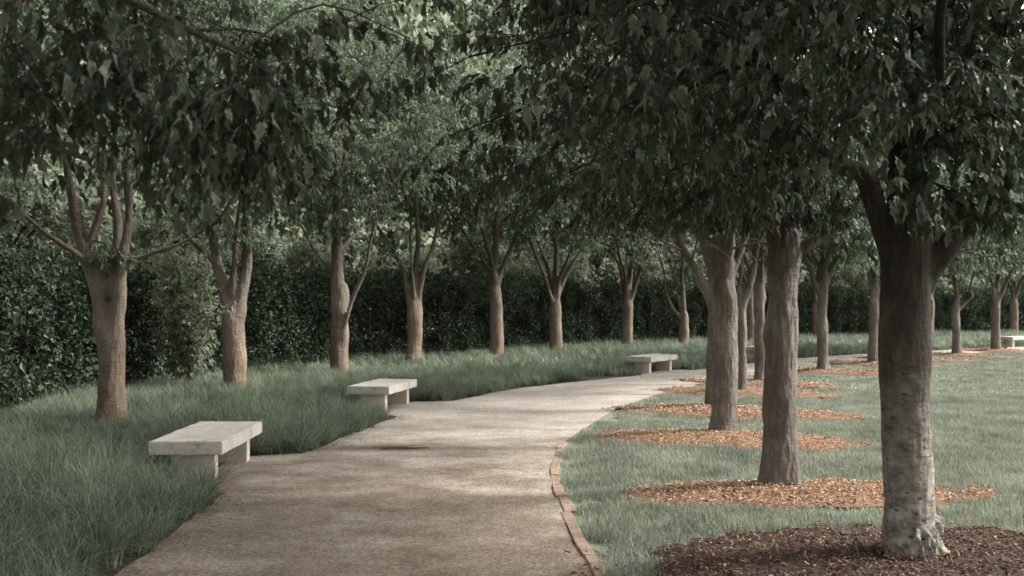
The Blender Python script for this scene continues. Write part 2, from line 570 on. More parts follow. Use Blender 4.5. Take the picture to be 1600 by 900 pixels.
def generic_limbs(seed, fork=2.0, n=4, reach=2.2, top=6.0, r=0.085):
    r *= 1.3
    rng = random.Random(seed)
    a0 = rng.uniform(0, 2 * PI)
    L = []
    for k in range(n):
        a = a0 + k * 2 * PI / n + rng.uniform(-.35, .35)
        h0 = fork + rng.uniform(-.45, .25)
        rr = reach * rng.uniform(.75, 1.1)
        c, s = math.cos(a), math.sin(a)
        L.append(([(0.04 * c, 0.04 * s, h0 - .15), (.20 * c, .20 * s, h0 + .45), (.34 * rr * c, .34 * rr * s, h0 + 1.3),
                   (rr * c * .75, rr * s * .75, h0 + 2.4), (rr * c, rr * s, top - rng.uniform(.2, 1.2))], r * rng.uniform(.75, 1.1)))
    L.append(([(0, 0, fork - .1), (rng.uniform(-.1, .1), rng.uniform(-.1, .1), fork + 1.1), (rng.uniform(-.2, .2), rng.uniform(-.2, .2), fork + 2.6),
               (rng.uniform(-.3, .3), rng.uniform(-.3, .3), top + .3)], r * 1.35))
    return L


def build_tree(name, label, cat, loc, seed, r0, limbs, R=3.4, z0=2.5, z1=8.0, nsec=90, per_sec=17, per=9, size=0.12, kind='mid',
               leaf='leaf_near', bark='bark_inner', limb_bark=None, trunk_kw=None, group=None, singles=0, hang=0.8, low=None, seg=28, rings=60,
               branch_seg=5, limb_seg=9, crown_name='crown', extra_targets=None, keep=None, voxel=.03, relief=1.0):
    rng = np.random.default_rng(seed)
    t = thing(name, label, cat, loc, 0, group)
    tk = dict(seed=seed, seg=seg, rings=rings)
    tk.update(trunk_kw or {})
    top = tk.pop('top', 2.15)
    ridges = tk.pop('ridges', 0)
    V, q, tr = trunk_geo(r0, top, **tk)
    tg_ = Geo(); tg_.add(V, q, tr)
    samples, srad = [], []
    lb = M[bark]
    sec_geo = [Geo() for _ in limbs]
    limb_id = []
    for k, (pts, r) in enumerate(limbs):
        x_, y_, z_ = pts[0]
        pts = [(x_ * .15, y_ * .15, z_ - .42)] + list(pts)
        P = smooth_path(pts, 26)
        u = np.linspace(0, 1, len(P))
        wob = np.stack([vnoise(np.stack([u * 5, u * 0 + k, u * 0 + seed + c], -1), 1.0, 11) for c in (0, 5, 9)], -1)
        P = P + wob * 0.07 * np.clip(u * 2 - .2, 0, 1)[:, None]
        rr = r * (1 - u) ** 0.8 + 0.012 + r * 0.22 * np.exp(-((u - .12) / .07) ** 2)
        rr = np.where(u < .13, np.minimum(rr, r0 * .74), rr)
        cut = 18                                    # lower part is fused into the trunk's skin
        v, q, tt = tube(P[:cut + 1], rr[:cut + 1], 14)
        v = np.vstack([v, P[0]]); tt = tt + [[(a + 1) % 14, a, len(v) - 1] for a in range(14)]
        tg_.add(v, q, tt)
        v, q, tt = tube(P[cut - 1:], rr[cut - 1:] * np.concatenate([[.9], np.ones(len(P) - cut)]), limb_seg, 0.04, seed + k)
        sec_geo[k].add(v, q, tt)
        for i in range(8, len(P)):
            samples.append(P[i]); srad.append(rr[i]); limb_id.append(k)
    tm = trunk_skin(tg_, voxel, 14 if voxel > .015 else 22, seed, relief, ridges)
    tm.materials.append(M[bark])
    link('trunk', tm, t)
    S = np.array(samples); SR = np.array(srad); LI = np.array(limb_id)
    # targets through the crown volume, denser towards its skin
    tg = []
    zc, hz = (z0 + z1) / 2, (z1 - z0) / 2
    while len(tg) < nsec:
        d = rng.normal(0, 1, 3); d /= np.linalg.norm(d)
        rad = rng.uniform(0.25, 1.0) ** 0.55
        p = np.array([d[0] * R * rad, d[1] * R * rad, zc + d[2] * hz * rad])
        if p[2] < zc: p[:2] *= 1.0 + 0.18 * (zc - p[2]) / hz
        lump = 1 + 0.18 * vnoise(np.array([[d[0] * 2 + seed, d[1] * 2, d[2] * 2]]), 1.0, 4)[0]
        p[:2] *= lump
        tg.append(p)
    tg = np.array(tg)
    if extra_targets is not None: tg = np.vstack([tg, np.array(extra_targets, float)])
    bases, dirs = [], []
    for ti, p in enumerate(tg):
        d = np.linalg.norm(S - p, axis=1) + 0.9 * np.clip(S[:, 2] - p[2] - 0.2, 0, None)
        i = int(np.argmin(d + rng.uniform(0, .4, len(d))))
        a = S[i]
        L = np.linalg.norm(p - a)
        mid = (a + p) / 2 + np.array([0, 0, 0.14 * L]) + rng.normal(0, .08 * L, 3)
        P = smooth_path([a, mid, p], 7)
        r1 = min(SR[i] * 0.6, 0.014 + 0.009 * L)
        v, q, tt = tube(P, np.linspace(r1, 0.004, 7), branch_seg, 0, cap=False)
        sec_geo[LI[i]].add(v, q, tt)
        u = rng.uniform(0.3, 1.05, per_sec)
        B = a * ((1 - u) ** 2)[:, None] + 2 * (u * (1 - u))[:, None] * mid + p * (u ** 2)[:, None]
        jit = rng.normal(0, 1, (per_sec, 3)) * np.array([.26, .26, .17]) * (0.6 + 0.25 * L)
        jit[:, 2] -= 0.06
        D = norm(jit + (p - a) / (L + .01) * 0.35 + np.array([0, 0, -0.12]))
        if kind == 'near' or branch_seg > 4:
            for b, j in list(zip(B, jit))[::2]:          # twigs that carry the leaves
                e = b + j
                vv, qq, _ = tube([b, b + j * .5 + [0, 0, .03], e, e + j * .3 + [0, 0, -.06]], [.005, .004, .003, .002], 3, 0, cap=False)
                sec_geo[LI[i]].add(vv, qq)
        bases.append(B + jit * 0.8); dirs.append(D)
    for k, gg in enumerate(sec_geo):
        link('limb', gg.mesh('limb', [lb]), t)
    Bs, Ds = np.concatenate(bases), np.concatenate(dirs)
    P, tip, nr, sz = sprig_leaves(Bs, Ds, rng, per, 0.30 if kind != 'far' else 0.36, size, hang)
    ok = P[:, 2] > (low if low is not None else z0 - 0.45)
    if keep is not None: ok &= keep(P + np.array(loc))
    P, tip, nr, sz = P[ok], tip[ok], nr[ok], sz[ok]
    if singles:
        W = P + np.array(loc)
        px = 800 + W[:, 0] / np.maximum(W[:, 1], .1) * F_PX
        py = HORIZON - (W[:, 2] - H_CAM) / np.maximum(W[:, 1], .1) * F_PX
        vis = (W[:, 1] > 1.5) & (px > 5) & (px < 1595) & (py > 5) & (py < 700)
        score = np.where(vis, sz / np.maximum(W[:, 1], .5), -1)
        idx = np.argsort(-score)[:singles]
        idx = idx[score[idx] > 0]
        mk = np.ones(len(P), bool); mk[idx] = False
        for i in idx:
            y = norm(tip[i]); x = norm(np.cross(y, nr[i])); z = np.cross(x, y)
            o = link('leaf', LEAF_SINGLE[int(rng.integers(0, 4))], t)
            mt = Matrix(((x[0], y[0], z[0], P[i][0]), (x[1], y[1], z[1], P[i][1]), (x[2], y[2], z[2], P[i][2]), (0, 0, 0, 1)))
            o.matrix_local = mt @ Matrix.Scale(float(sz[i]), 4)
        P, tip, nr, sz = P[mk], tip[mk], nr[mk], sz[mk]
    v, tt, tint = leaves_geo(kind, P, tip, nr, sz, seed + 3)
    c = link(crown_name, mesh_np('crown', v, tt, None, [M[leaf]], face_attr=tint, smooth=False), t)
    c['kind'] = 'stuff'
    return t


# ================================================================ plan of the place (metres, camera at the origin looking along +Y)
PATH_L = [(-2.6, -9), (-2.6, 0), (-2.6, 4), (-2.62, 6.4), (-2.72, 8.7), (-2.62, 10.4), (-2.45, 11.8), (-1.95, 14.6), (-1.5, 16.3), (-.96, 18), (.27, 20.6),
          (2.2, 22.9), (3.65, 24.6), (5.45, 26.7), (7.2, 29), (9.55, 31.8), (12.8, 34.6), (15.9, 36.7), (19.3, 38.8), (21.9, 40.0), (30, 42.4), (45, 45)]
PATH_R = [(.75, -9), (.75, 0), (.68, 4), (.57, 6.35), (.50, 7.2), (.457, 8.06), (.42, 9.5), (.45, 10.6), (.55, 11.7), (.72, 12.6), (1.26, 14.6), (1.8, 16.4),
          (2.4, 17.9), (3.05, 19.3), (3.74, 20.6), (4.5, 21.9), (6, 24.1), (8.4, 27.1), (9.6, 28.5), (11.3, 30.4), (14.3, 33.2), (15.9, 34.4), (17.9, 35.8), (20.3, 37.2), (30, 40.6), (45, 43)]
OUTER = [(-5.9, -2.0), (-5.9, 3.3), (-5.85, 8.6), (-5.73, 13.7), (-5.5, 19.0), (-4.2, 23.5), (-2.8, 27.5), (-.5, 30.0), (1.5, 32.9), (4.4, 36.5),
         (7.1, 39.7), (10.8, 43.5), (15.0, 47.2), (22.3, 51.2), (29.0, 55.5), (38, 59), (50, 62)]


def offset_line(pts, d, n=200):
    P = smooth_path([(x, y, 0) for x, y in pts], n)
    T = norm(np.gradient(P, axis=0))
    return P + np.stack([-T[:, 1], T[:, 0], T[:, 2] * 0], -1) * d


def inside(poly, P):
    """even-odd test; poly (M,2), P (N,2)"""
    x, y = P[:, 0], P[:, 1]
    r = np.zeros(len(P), bool)
    j = len(poly) - 1
    for i in range(len(poly)):
        xi, yi, xj, yj = *poly[i], *poly[j]
        c = ((yi > y) != (yj > y))
        with np.errstate(divide='ignore', invalid='ignore'):
            xx = (xj - xi) * (y - yi) / (yj - yi + 1e-12) + xi
        r ^= c & (x < xx)
        j = i
    return r


pl = smooth_path([(x, y, 0) for x, y in PATH_L], 640)[:, :2]
pr = smooth_path([(x, y, 0) for x, y in PATH_R], 640)[:, :2]
pl = pl + np.stack([vnoise(np.c_[pl, pl[:, 0] * 0], 1.6, 2), vnoise(np.c_[pl, pl[:, 0] * 0], 1.6, 5)], -1) * 0.05 + np.stack([vnoise(np.c_[pl, pl[:, 0] * 0], 5.5, 6), pl[:, 0] * 0], -1) * 0.03
HEDGE = offset_line(OUTER, 2.75, 220)[:, :2]

BENCHES = [(-3.25, 10.33, 1.0), (-2.23, 16.68, -10.5), (3.72, 25.48, -34), (8.1, 31.0, -45), (21.3, 40.35, -66)]
# inner row: x, y, trunk radius
INNER = [(2.72, 6.6, .158), (2.57, 9.15, .158), (2.87, 13.0, .172), (3.5, 16.4, .17), (4.6, 19.3, .12), (5.57, 21.6, .135), (8.16, 25.2, .15),
         (10.7, 28.4, .15), (12.9, 30.9, .15), (15.4, 33.3, .15), (18.4, 36.5, .17)]


def path_normal(x, y):
    d = np.hypot(pr[:, 0] - x, pr[:, 1] - y)
    i = int(np.clip(np.argmin(d), 2, len(pr) - 3))
    t = pr[i + 2] - pr[i - 2]; t /= np.linalg.norm(t)
    return np.array([t[1], -t[0]])        # towards the lawn


BEDS = []     # centre, axis (radial), half length, half width
for k, (x, y, r) in enumerate(INNER):
    nv = path_normal(x, y)
    a, b, sh = (1.9, .78, .1)
    if k == 0: a, b, sh = 2.15, .98, .10
    if k == 1: a, b, sh = 1.85, .60, .14
    if k == 2: a, b, sh = 1.80, .82, -.05
    if k == 3: a, b, sh = 1.95, .85, .2
    c = np.array([x, y]) + nv * sh
    if k == 2: c[1] -= .45
    if k == 3: c[1] -= .55
    if k == 1: c[1] -= .18
    BEDS.append((c, nv, a, b))


for (bx, by, deg) in BENCHES:          # the gravel runs in under the path side of every bench
    a = math.radians(deg)
    d = pl - np.array([bx, by])
    u = d[:, 0] * math.cos(a) + d[:, 1] * math.sin(a)
    v = -d[:, 0] * math.sin(a) + d[:, 1] * math.cos(a)
    w = np.clip((1.35 - np.abs(v)) / .6, 0, 1) * (u > 0) * (u < 1.6)
    w = w * w * (3 - 2 * w)
    un = u * (1 - w) + np.minimum(u, .02) * w
    pl = np.stack([bx + un * math.cos(a) - v * math.sin(a), by + un * math.sin(a) + v * math.cos(a)], -1)


def bed_q(P, k):
    """<1 inside bed k"""
    c, nv, a, b = BEDS[k]
    d = P - c
    u = (d @ nv) / a
    v = (d @ np.array([-nv[1], nv[0]])) / b
    w = 0.18 * vnoise(np.c_[P, P[:, 0] * 0 + k], 2.2, 21) + .14 * vnoise(np.c_[P, P[:, 0] * 0 + k], 7, 22)
    return np.sqrt(u * u + v * v) + w


# ---------------------------------------------------------------- ground, bed soil, path
def lawn_material():
    m, n, l = new_mat('lawn')
    out = N(n, 'ShaderNodeOutputMaterial')
    p = N(n, 'ShaderNodeBsdfPrincipled', Roughness=0.95)
    p.inputs['Specular IOR Level'].default_value = 0.1
    tc = N(n, 'ShaderNodeTexCoord')
    n1 = N(n, 'ShaderNodeTexNoise', Scale=0.7, Detail=6.0, Roughness=0.7); l.new(tc.outputs['Object'], n1.inputs['Vector'])
    n2 = N(n, 'ShaderNodeTexNoise', Scale=26.0, Detail=5.0, Roughness=0.7); l.new(tc.outputs['Object'], n2.inputs['Vector'])
    r = ramp(n, [(0.3, (0.11, 0.13, 0.095)), (0.5, (0.20, 0.225, 0.17)), (0.68, (0.31, 0.32, 0.26))])
    mm = N(n, 'ShaderNodeMath', operation='MULTIPLY_ADD'); l.new(n1.outputs['Fac'], mm.inputs[0]); mm.inputs[1].default_value = .5
    m2 = N(n, 'ShaderNodeMath', operation='MULTIPLY'); l.new(n2.outputs['Fac'], m2.inputs[0]); m2.inputs[1].default_value = .5
    l.new(m2.outputs[0], mm.inputs[2]); l.new(mm.outputs[0], r.inputs['Fac'])
    l.new(r.outputs[0], p.inputs['Base Color'])
    b = N(n, 'ShaderNodeBump', Strength=0.8, Distance=0.03); l.new(n2.outputs['Fac'], b.inputs['Height']); l.new(b.outputs[0], p.inputs['Normal'])
    l.new(p.outputs[0], out.inputs['Surface'])
    return m


def path_material():
    """crushed stone: damp brown near the swale and towards the camera, dry and pale beyond (the photo's own stain)"""
    m, n, l = new_mat('crushed_stone')
    out = N(n, 'ShaderNodeOutputMaterial')
    p = N(n, 'ShaderNodeBsdfPrincipled', Roughness=0.9)
    p.inputs['Specular IOR Level'].default_value = 0.25
    tc = N(n, 'ShaderNodeTexCoord')
    fine = N(n, 'ShaderNodeTexNoise', Scale=38.0, Detail=7.0, Roughness=0.82); l.new(tc.outputs['Object'], fine.inputs['Vector'])
    vor = N(n, 'ShaderNodeTexVoronoi', Scale=55.0); l.new(tc.outputs['Object'], vor.inputs['Vector'])
    mp = N(n, 'ShaderNodeMapping'); mp.inputs['Scale'].default_value = (1.2, 1.7, 1)
    l.new(tc.outputs['Object'], mp.inputs['Vector'])
    big = N(n, 'ShaderNodeTexNoise', Scale=1.0, Detail=7.0, Roughness=0.68); l.new(mp.outputs[0], big.inputs['Vector'])
    sep = N(n, 'ShaderNodeSeparateXYZ'); l.new(tc.outputs['Object'], sep.inputs[0])
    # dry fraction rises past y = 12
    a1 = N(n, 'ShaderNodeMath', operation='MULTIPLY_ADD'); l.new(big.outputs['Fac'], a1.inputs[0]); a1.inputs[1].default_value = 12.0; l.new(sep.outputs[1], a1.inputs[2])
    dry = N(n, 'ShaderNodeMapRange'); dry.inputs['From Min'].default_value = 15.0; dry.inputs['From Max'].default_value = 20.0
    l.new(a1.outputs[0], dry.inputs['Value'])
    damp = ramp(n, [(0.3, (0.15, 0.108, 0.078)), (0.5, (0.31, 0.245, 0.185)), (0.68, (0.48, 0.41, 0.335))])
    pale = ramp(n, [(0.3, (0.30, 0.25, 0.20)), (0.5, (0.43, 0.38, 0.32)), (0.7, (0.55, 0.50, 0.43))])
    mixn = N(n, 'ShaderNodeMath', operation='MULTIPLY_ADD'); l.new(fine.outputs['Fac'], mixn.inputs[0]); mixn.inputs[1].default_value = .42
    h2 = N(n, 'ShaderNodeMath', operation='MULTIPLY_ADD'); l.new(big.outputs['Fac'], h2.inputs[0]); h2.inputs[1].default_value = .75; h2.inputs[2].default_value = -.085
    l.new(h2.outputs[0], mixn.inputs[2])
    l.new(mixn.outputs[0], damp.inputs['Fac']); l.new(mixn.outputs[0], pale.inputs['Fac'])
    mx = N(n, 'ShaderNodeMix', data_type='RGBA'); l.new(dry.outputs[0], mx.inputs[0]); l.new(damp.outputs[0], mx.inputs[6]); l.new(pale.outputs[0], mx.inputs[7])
    # the wet band of the swale across the path at y = 11.9
    sy = N(n, 'ShaderNodeMath', operation='MULTIPLY_ADD'); l.new(big.outputs['Fac'], sy.inputs[0]); sy.inputs[1].default_value = 0.5; l.new(sep.outputs[1], sy.inputs[2])
    s1 = N(n, 'ShaderNodeMath', operation='SUBTRACT'); l.new(sy.outputs[0], s1.inputs[0]); s1.inputs[1].default_value = 12.18
    s2 = N(n, 'ShaderNodeMath', operation='ABSOLUTE'); l.new(s1.outputs[0], s2.inputs[0])
    wet = N(n, 'ShaderNodeMapRange'); wet.inputs['From Min'].default_value = 0.34; wet.inputs['From Max'].default_value = 0.08; wet.inputs['To Max'].default_value = 0.85
    l.new(s2.outputs[0], wet.inputs['Value'])
    mw = N(n, 'ShaderNodeMix', data_type='RGBA', blend_type='MULTIPLY'); l.new(wet.outputs[0], mw.inputs[0]); l.new(mx.outputs[2], mw.inputs[6]); mw.inputs[7].default_value = (0.42, 0.40, 0.36, 1)
    # speckle of single grains
    sp = N(n, 'ShaderNodeMapRange'); sp.inputs['To Min'].default_value = 0.55; sp.inputs['To Max'].default_value = 1.4
    l.new(vor.outputs['Color'], sp.inputs['Value'])
    ms = N(n, 'ShaderNodeMix', data_type='RGBA', blend_type='MULTIPLY'); ms.inputs[0].default_value = 1; l.new(mw.outputs[2], ms.inputs[6]); l.new(sp.outputs[0], ms.inputs[7])
    l.new(ms.outputs[2], p.inputs['Base Color'])
    b = N(n, 'ShaderNodeBump', Strength=1.0, Distance=0.03); l.new(fine.outputs['Fac'], b.inputs['Height']); l.new(b.outputs[0], p.inputs['Normal'])
    l.new(p.outputs[0], out.inputs['Surface'])
    return m


M['lawn'] = lawn_material()
M['path'] = path_material()
M['soil'] = simple_noise_mat('soil', [(0.3, (0.022, 0.02, 0.014)), (0.7, (0.06, 0.055, 0.035))], 6, 0.8, dist=0.03)
M['mulch'] = simple_noise_mat('mulch', [(0.3, (0.06, 0.032, 0.02)), (0.5, (0.20, 0.11, 0.065)), (0.7, (0.33, 0.21, 0.135))], 22, 1.0, dist=0.03, scale2=60)

g = Geo()
xs = np.concatenate([[-400, -120, -60], np.linspace(-30, 45, 60), [80, 160, 400]])
ys = np.concatenate([[-300, -80, -30], np.linspace(-12, 70, 66), [110, 250, 700]])
X, Y = np.meshgrid(xs, ys, indexing='ij')
V = np.stack([X, Y, X * 0], -1).reshape(-1, 3)
nx, ny = len(xs), len(ys)
i = np.arange(nx - 1)[:, None] * ny; j = np.arange(ny - 1)[None, :]
q = np.stack([i + j, i + ny + j, i + ny + j + 1, i + j + 1], -1).reshape(-1, 4)
g.add(V, q)
tag(link('ground', g.mesh('ground', [M['lawn']])), 'short mown lawn ground reaching to the horizon', kind='structure')


def strip(name, A, B, z, mat, label, cols=6):
    A = np.c_[A, A[:, 0] * 0 + z]; B = np.c_[B, B[:, 0] * 0 + z]
    n = len(A)
    V = np.stack([A + (B - A) * t for t in np.linspace(0, 1, cols)], 1).reshape(-1, 3)
    i = np.arange(n - 1)[:, None] * cols; j = np.arange(cols - 1)[None, :]
    q = np.stack([i + j, i + j + 1, i + cols + j + 1, i + cols + j], -1).reshape(-1, 4)
    g = Geo(); g.add(V, q)
    return tag(link(name, g.mesh(name, [mat])), label, kind='structure')


strip('path', pl, pr, 0.010, M['path'], 'curving path of pale crushed stone', 14)
hl = smooth_path(np.c_[HEDGE, HEDGE[:, 0] * 0], 260)[:, :2]
hout = offset_line(OUTER, 4.2, 640)[:, :2]
plo = pl
strip('planting_bed', hout, plo, 0.005, M['soil'], 'dark soil of the planting bed under tall grass', 10)

# ---------------------------------------------------------------- instancing helper for what nobody could count
def scatter(name, label, cat, pts, rots, scls, idx, sources, mat=None):
    me = bpy.data.meshes.new(name)
    n = len(pts)
    me.vertices.add(n)
    me.vertices.foreach_set('co', np.asarray(pts, np.float32).ravel())
    a = me.attributes.new('rot', 'FLOAT_VECTOR', 'POINT'); a.data.foreach_set('vector', np.asarray(rots, np.float32).ravel())
    a = me.attributes.new('scl', 'FLOAT_VECTOR', 'POINT'); a.data.foreach_set('vector', np.asarray(scls, np.float32).ravel())
    a = me.attributes.new('idx', 'INT', 'POINT'); a.data.foreach_set('value', np.asarray(idx, np.int32))
    o = link(name, me)
    tag(o, label, cat, kind='stuff')
    ng = bpy.data.node_groups.new(name, 'GeometryNodeTree')
    ng.interface.new_socket('Geometry', in_out='INPUT', socket_type='NodeSocketGeometry')
    ng.interface.new_socket('Geometry', in_out='OUTPUT', socket_type='NodeSocketGeometry')
    gi = ng.nodes.new('NodeGroupInput'); go = ng.nodes.new('NodeGroupOutput')
    ip = ng.nodes.new('GeometryNodeInstanceOnPoints')
    jn = ng.nodes.new('GeometryNodeJoinGeometry')
    for s in reversed(sources):
        oi = ng.nodes.new('GeometryNodeObjectInfo')
        oi.inputs['Object'].default_value = s
        oi.inputs['As Instance'].default_value = True
        ng.links.new(oi.outputs['Geometry'], jn.inputs[0])
    def attr(nm, dt):
        x = ng.nodes.new('GeometryNodeInputNamedAttribute'); x.data_type = dt; x.inputs['Name'].default_value = nm
        return x.outputs['Attribute']
    ng.links.new(gi.outputs[0], ip.inputs['Points'])
    ng.links.new(jn.outputs[0], ip.inputs['Instance'])
    ip.inputs['Pick Instance'].default_value = True
    ng.links.new(attr('idx', 'INT'), ip.inputs['Instance Index'])
    ng.links.new(attr('rot', 'FLOAT_VECTOR'), ip.inputs['Rotation'])
    ng.links.new(attr('scl', 'FLOAT_VECTOR'), ip.inputs['Scale'])
    ng.links.new(ip.outputs[0], go.inputs[0])
    md = o.modifiers.new('scatter', 'NODES'); md.node_group = ng
    return o


def source(name, me):
    return bpy.data.objects.new(name, me)      # not linked to the scene: only the scatter uses it


def blade_patch(name, mat, n, radius, hmin, hmax, width, arch, seed, segs=3, lean=0.25, tuft=False):
    rng = np.random.default_rng(seed)
    a = rng.uniform(0, 2 * PI, n)
    rr = radius * np.sqrt(rng.uniform(0, 1, n))
    P = np.stack([rr * np.cos(a), rr * np.sin(a), rr * 0], -1)
    da = a + rng.normal(0, .5, n) if tuft else rng.uniform(0, 2 * PI, n)
    D = np.stack([np.cos(da), np.sin(da), da * 0], -1)
    Wd = np.stack([-np.sin(da), np.cos(da), da * 0], -1)
    H = rng.uniform(hmin, hmax, n)
    A = arch * rng.uniform(.4, 1.3, n)
    tint = np.clip(rng.normal(.45, .25, n), 0, 1)
    V, Q, T, K = [], [], [], []
    us = np.linspace(0, 1, segs + 1)
    rows = []
    for u in us:
        # arc: rises, then bends outward and down
        th = A * u * 1.9
        out = H * (1 - np.cos(th)) / (A * 1.9 + 1e-6) + lean * H * u * 0.3
        up = H * np.sin(th) / (A * 1.9 + 1e-6)
        C = P + D * out[:, None] + np.array([0, 0, 1.0]) * up[:, None]
        w = width * (1 - u ** 1.6) * (0.6 + 0.4 * (u < .8))
        rows.append((C - Wd * w * .5, C + Wd * w * .5))
    m = segs
    per = 2 * m + 1
    allv = np.zeros((n, per, 3))
    for k in range(m):
        allv[:, 2 * k] = rows[k][0]; allv[:, 2 * k + 1] = rows[k][1]
    allv[:, 2 * m] = (rows[m][0] + rows[m][1]) / 2
    base = np.arange(n)[:, None] * per
    quads = np.concatenate([base + np.array([2 * k, 2 * k + 1, 2 * k + 3, 2 * k + 2])[None] for k in range(m - 1)]) if m > 1 else None
    tris = base + np.array([2 * m - 2, 2 * m - 1, 2 * m])[None]
    ta = np.concatenate([tint] + [tint] * (m - 1))
    return mesh_np(name, allv.reshape(-1, 3), tris, quads, [mat], face_attr=ta, smooth=True)


def grass_mat(name, stops, trans=0.3, rough=0.6, patch=0.6, lo=0.75, hi=1.25, straw=None):
    m, n, l = new_mat(name)
    out = N(n, 'ShaderNodeOutputMaterial')
    a = N(n, 'ShaderNodeAttribute', attribute_name='tint')
    geo = N(n, 'ShaderNodeNewGeometry')
    no = N(n, 'ShaderNodeTexNoise', Scale=patch, Detail=4.0, Roughness=0.6); l.new(geo.outputs['Position'], no.inputs['Vector'])
    r = ramp(n, stops)
    l.new(a.outputs['Fac'], r.inputs['Fac'])
    mr = N(n, 'ShaderNodeMapRange'); mr.inputs['From Min'].default_value = .3; mr.inputs['From Max'].default_value = .7
    mr.inputs['To Min'].default_value = lo; mr.inputs['To Max'].default_value = hi
    l.new(no.outputs['Fac'], mr.inputs['Value'])
    hs = N(n, 'ShaderNodeHueSaturation'); l.new(mr.outputs[0], hs.inputs['Value'])
    csrc = r.outputs[0]
    if straw:
        ns = N(n, 'ShaderNodeTexNoise', Scale=1.7, Detail=6.0, Roughness=0.7); l.new(geo.outputs['Position'], ns.inputs['Vector'])
        ms = N(n, 'ShaderNodeMapRange'); ms.inputs['From Min'].default_value = .50; ms.inputs['From Max'].default_value = .66; ms.inputs['To Max'].default_value = .75
        l.new(ns.outputs['Fac'], ms.inputs['Value'])
        mxs = N(n, 'ShaderNodeMix', data_type='RGBA'); l.new(ms.outputs[0], mxs.inputs[0]); l.new(csrc, mxs.inputs[6]); mxs.inputs[7].default_value = (*straw, 1)
        csrc = mxs.outputs[2]
    l.new(csrc, hs.inputs['Color'])
    p = N(n, 'ShaderNodeBsdfPrincipled', Roughness=rough); p.inputs['Specular IOR Level'].default_value = 0.3
    l.new(hs.outputs[0], p.inputs['Base Color'])
    tr = N(n, 'ShaderNodeBsdfTranslucent'); l.new(hs.outputs[0], tr.inputs['Color'])
    mx = N(n, 'ShaderNodeMixShader'); mx.inputs[0].default_value = trans
    l.new(p.outputs[0], mx.inputs[1]); l.new(tr.outputs[0], mx.inputs[2]); l.new(mx.outputs[0], out.inputs['Surface'])
    return m


M['tall_grass'] = grass_mat('tall_grass', [(0, (0.05, 0.075, 0.04)), (.5, (0.145, 0.182, 0.118)), (.85, (0.33, 0.37, 0.27)), (1, (0.52, 0.55, 0.43))], .3, .45, 0.8, .6, 1.4)
M['short_grass'] = grass_mat('short_grass', [(0, (0.12, 0.145, 0.105)), (.5, (0.235, 0.265, 0.195)), (.85, (0.38, 0.40, 0.31)), (1, (0.55, 0.53, 0.45))], .3, .7, 1.3, .62, 1.38, straw=(0.30, 0.285, 0.235))


# ---------------------------------------------------------------- tall grass of the planting bed
def bench_clear(P, pad=0.0):
    ok = np.ones(len(P), bool)
    for (bx, by, deg) in BENCHES:
        a = math.radians(deg)
        d = P - np.array([bx, by])
        u = d[:, 0] * math.cos(a) + d[:, 1] * math.sin(a)      # across
        v = -d[:, 0] * math.sin(a) + d[:, 1] * math.cos(a)     # along
        ok &= ~((u > -.30 - pad) & (u < .9) & (np.abs(v) < .70 + pad)) & ~((u > .02) & (u < .9) & (np.abs(v + .88) < .42))
    return ok


def jgrid(x0, x1, y0, y1, s, rng):
    X, Y = np.meshgrid(np.arange(x0, x1, s), np.arange(y0, y1, s), indexing='ij')
    P = np.stack([X.ravel(), Y.ravel()], -1)
    return P + rng.uniform(-s * .55, s * .55, P.shape)


hedge_line = offset_line(OUTER, 2.2, 260)[:, :2]
bedpoly = np.vstack([hedge_line, pl[::-1]])
tufts = [source('grass_tuft', blade_patch('grass_tuft', M['tall_grass'], 74, .08, .24, .50, .0062, 1.05, s, 4, .5, True)) for s in (1, 2, 3)]
tufts_far = [source('grass_tuft', blade_patch('grass_tuft', M['tall_grass'], 26, .10, .26, .48, .016, 0.95, s, 3, .5, True)) for s in (4, 5)]
rng = np.random.default_rng(3)
allp, alls, alli = [], [], []
for (x0, x1, y0, y1, s, k0, nk) in [(-10, -1, 4.0, 14, .15, 0, 3), (-9, 1.5, 14, 24, .19, 0, 3), (-9, 12, 24, 38, .26, 3, 2), (2, 34, 38, 56, .34, 3, 2), (-5, 34, 30, 38, .30, 3, 2)]:
    P = jgrid(x0, x1, y0, y1, s, rng)
    P = P[inside(bedpoly, P)]
    # keep back from the path's edge by most of a tuft's reach
    dist = np.min(np.hypot(P[:, None, 0] - pl[None, :, 0], P[:, None, 1] - pl[None, :, 1]), axis=1) if len(P) < 9000 else \
        np.concatenate([np.min(np.hypot(c[:, None, 0] - pl[None, :, 0], c[:, None, 1] - pl[None, :, 1]), axis=1) for c in np.array_split(P, 12)])
    P = P[dist > .02 + .12 * vnoise(np.c_[P, P[:, 0] * 0], 1.1, 8)]
    P = P[bench_clear(P)]
    for (tx, ty) in OUTER: P = P[np.hypot(P[:, 0] - tx, P[:, 1] - ty) > .25]
    allp.append(P)
    nz = vnoise(np.c_[P, P[:, 0] * 0], .9, 31)
    alls.append((0.86 + .22 * nz + rng.uniform(-.15, .15, len(P))) * (1.0 if k0 == 0 else 1.08))
    alli.append(rng.integers(0, nk, len(P)) + k0)
P = np.concatenate(allp); S = np.concatenate(alls); I = np.concatenate(alli)
rot = np.stack([rng.normal(0, .12, len(P)), rng.normal(0, .12, len(P)) - .10, rng.uniform(0, 2 * PI, len(P))], -1)
scatter('tall_grass', 'long arching blue-green grass filling the bed left of the path', 'grass', np.c_[P, P[:, 0] * 0], rot,
        np.stack([S * 1.15, S * 1.15, S * 1.02], -1), I, tufts + tufts_far)
print('tufts', len(P))

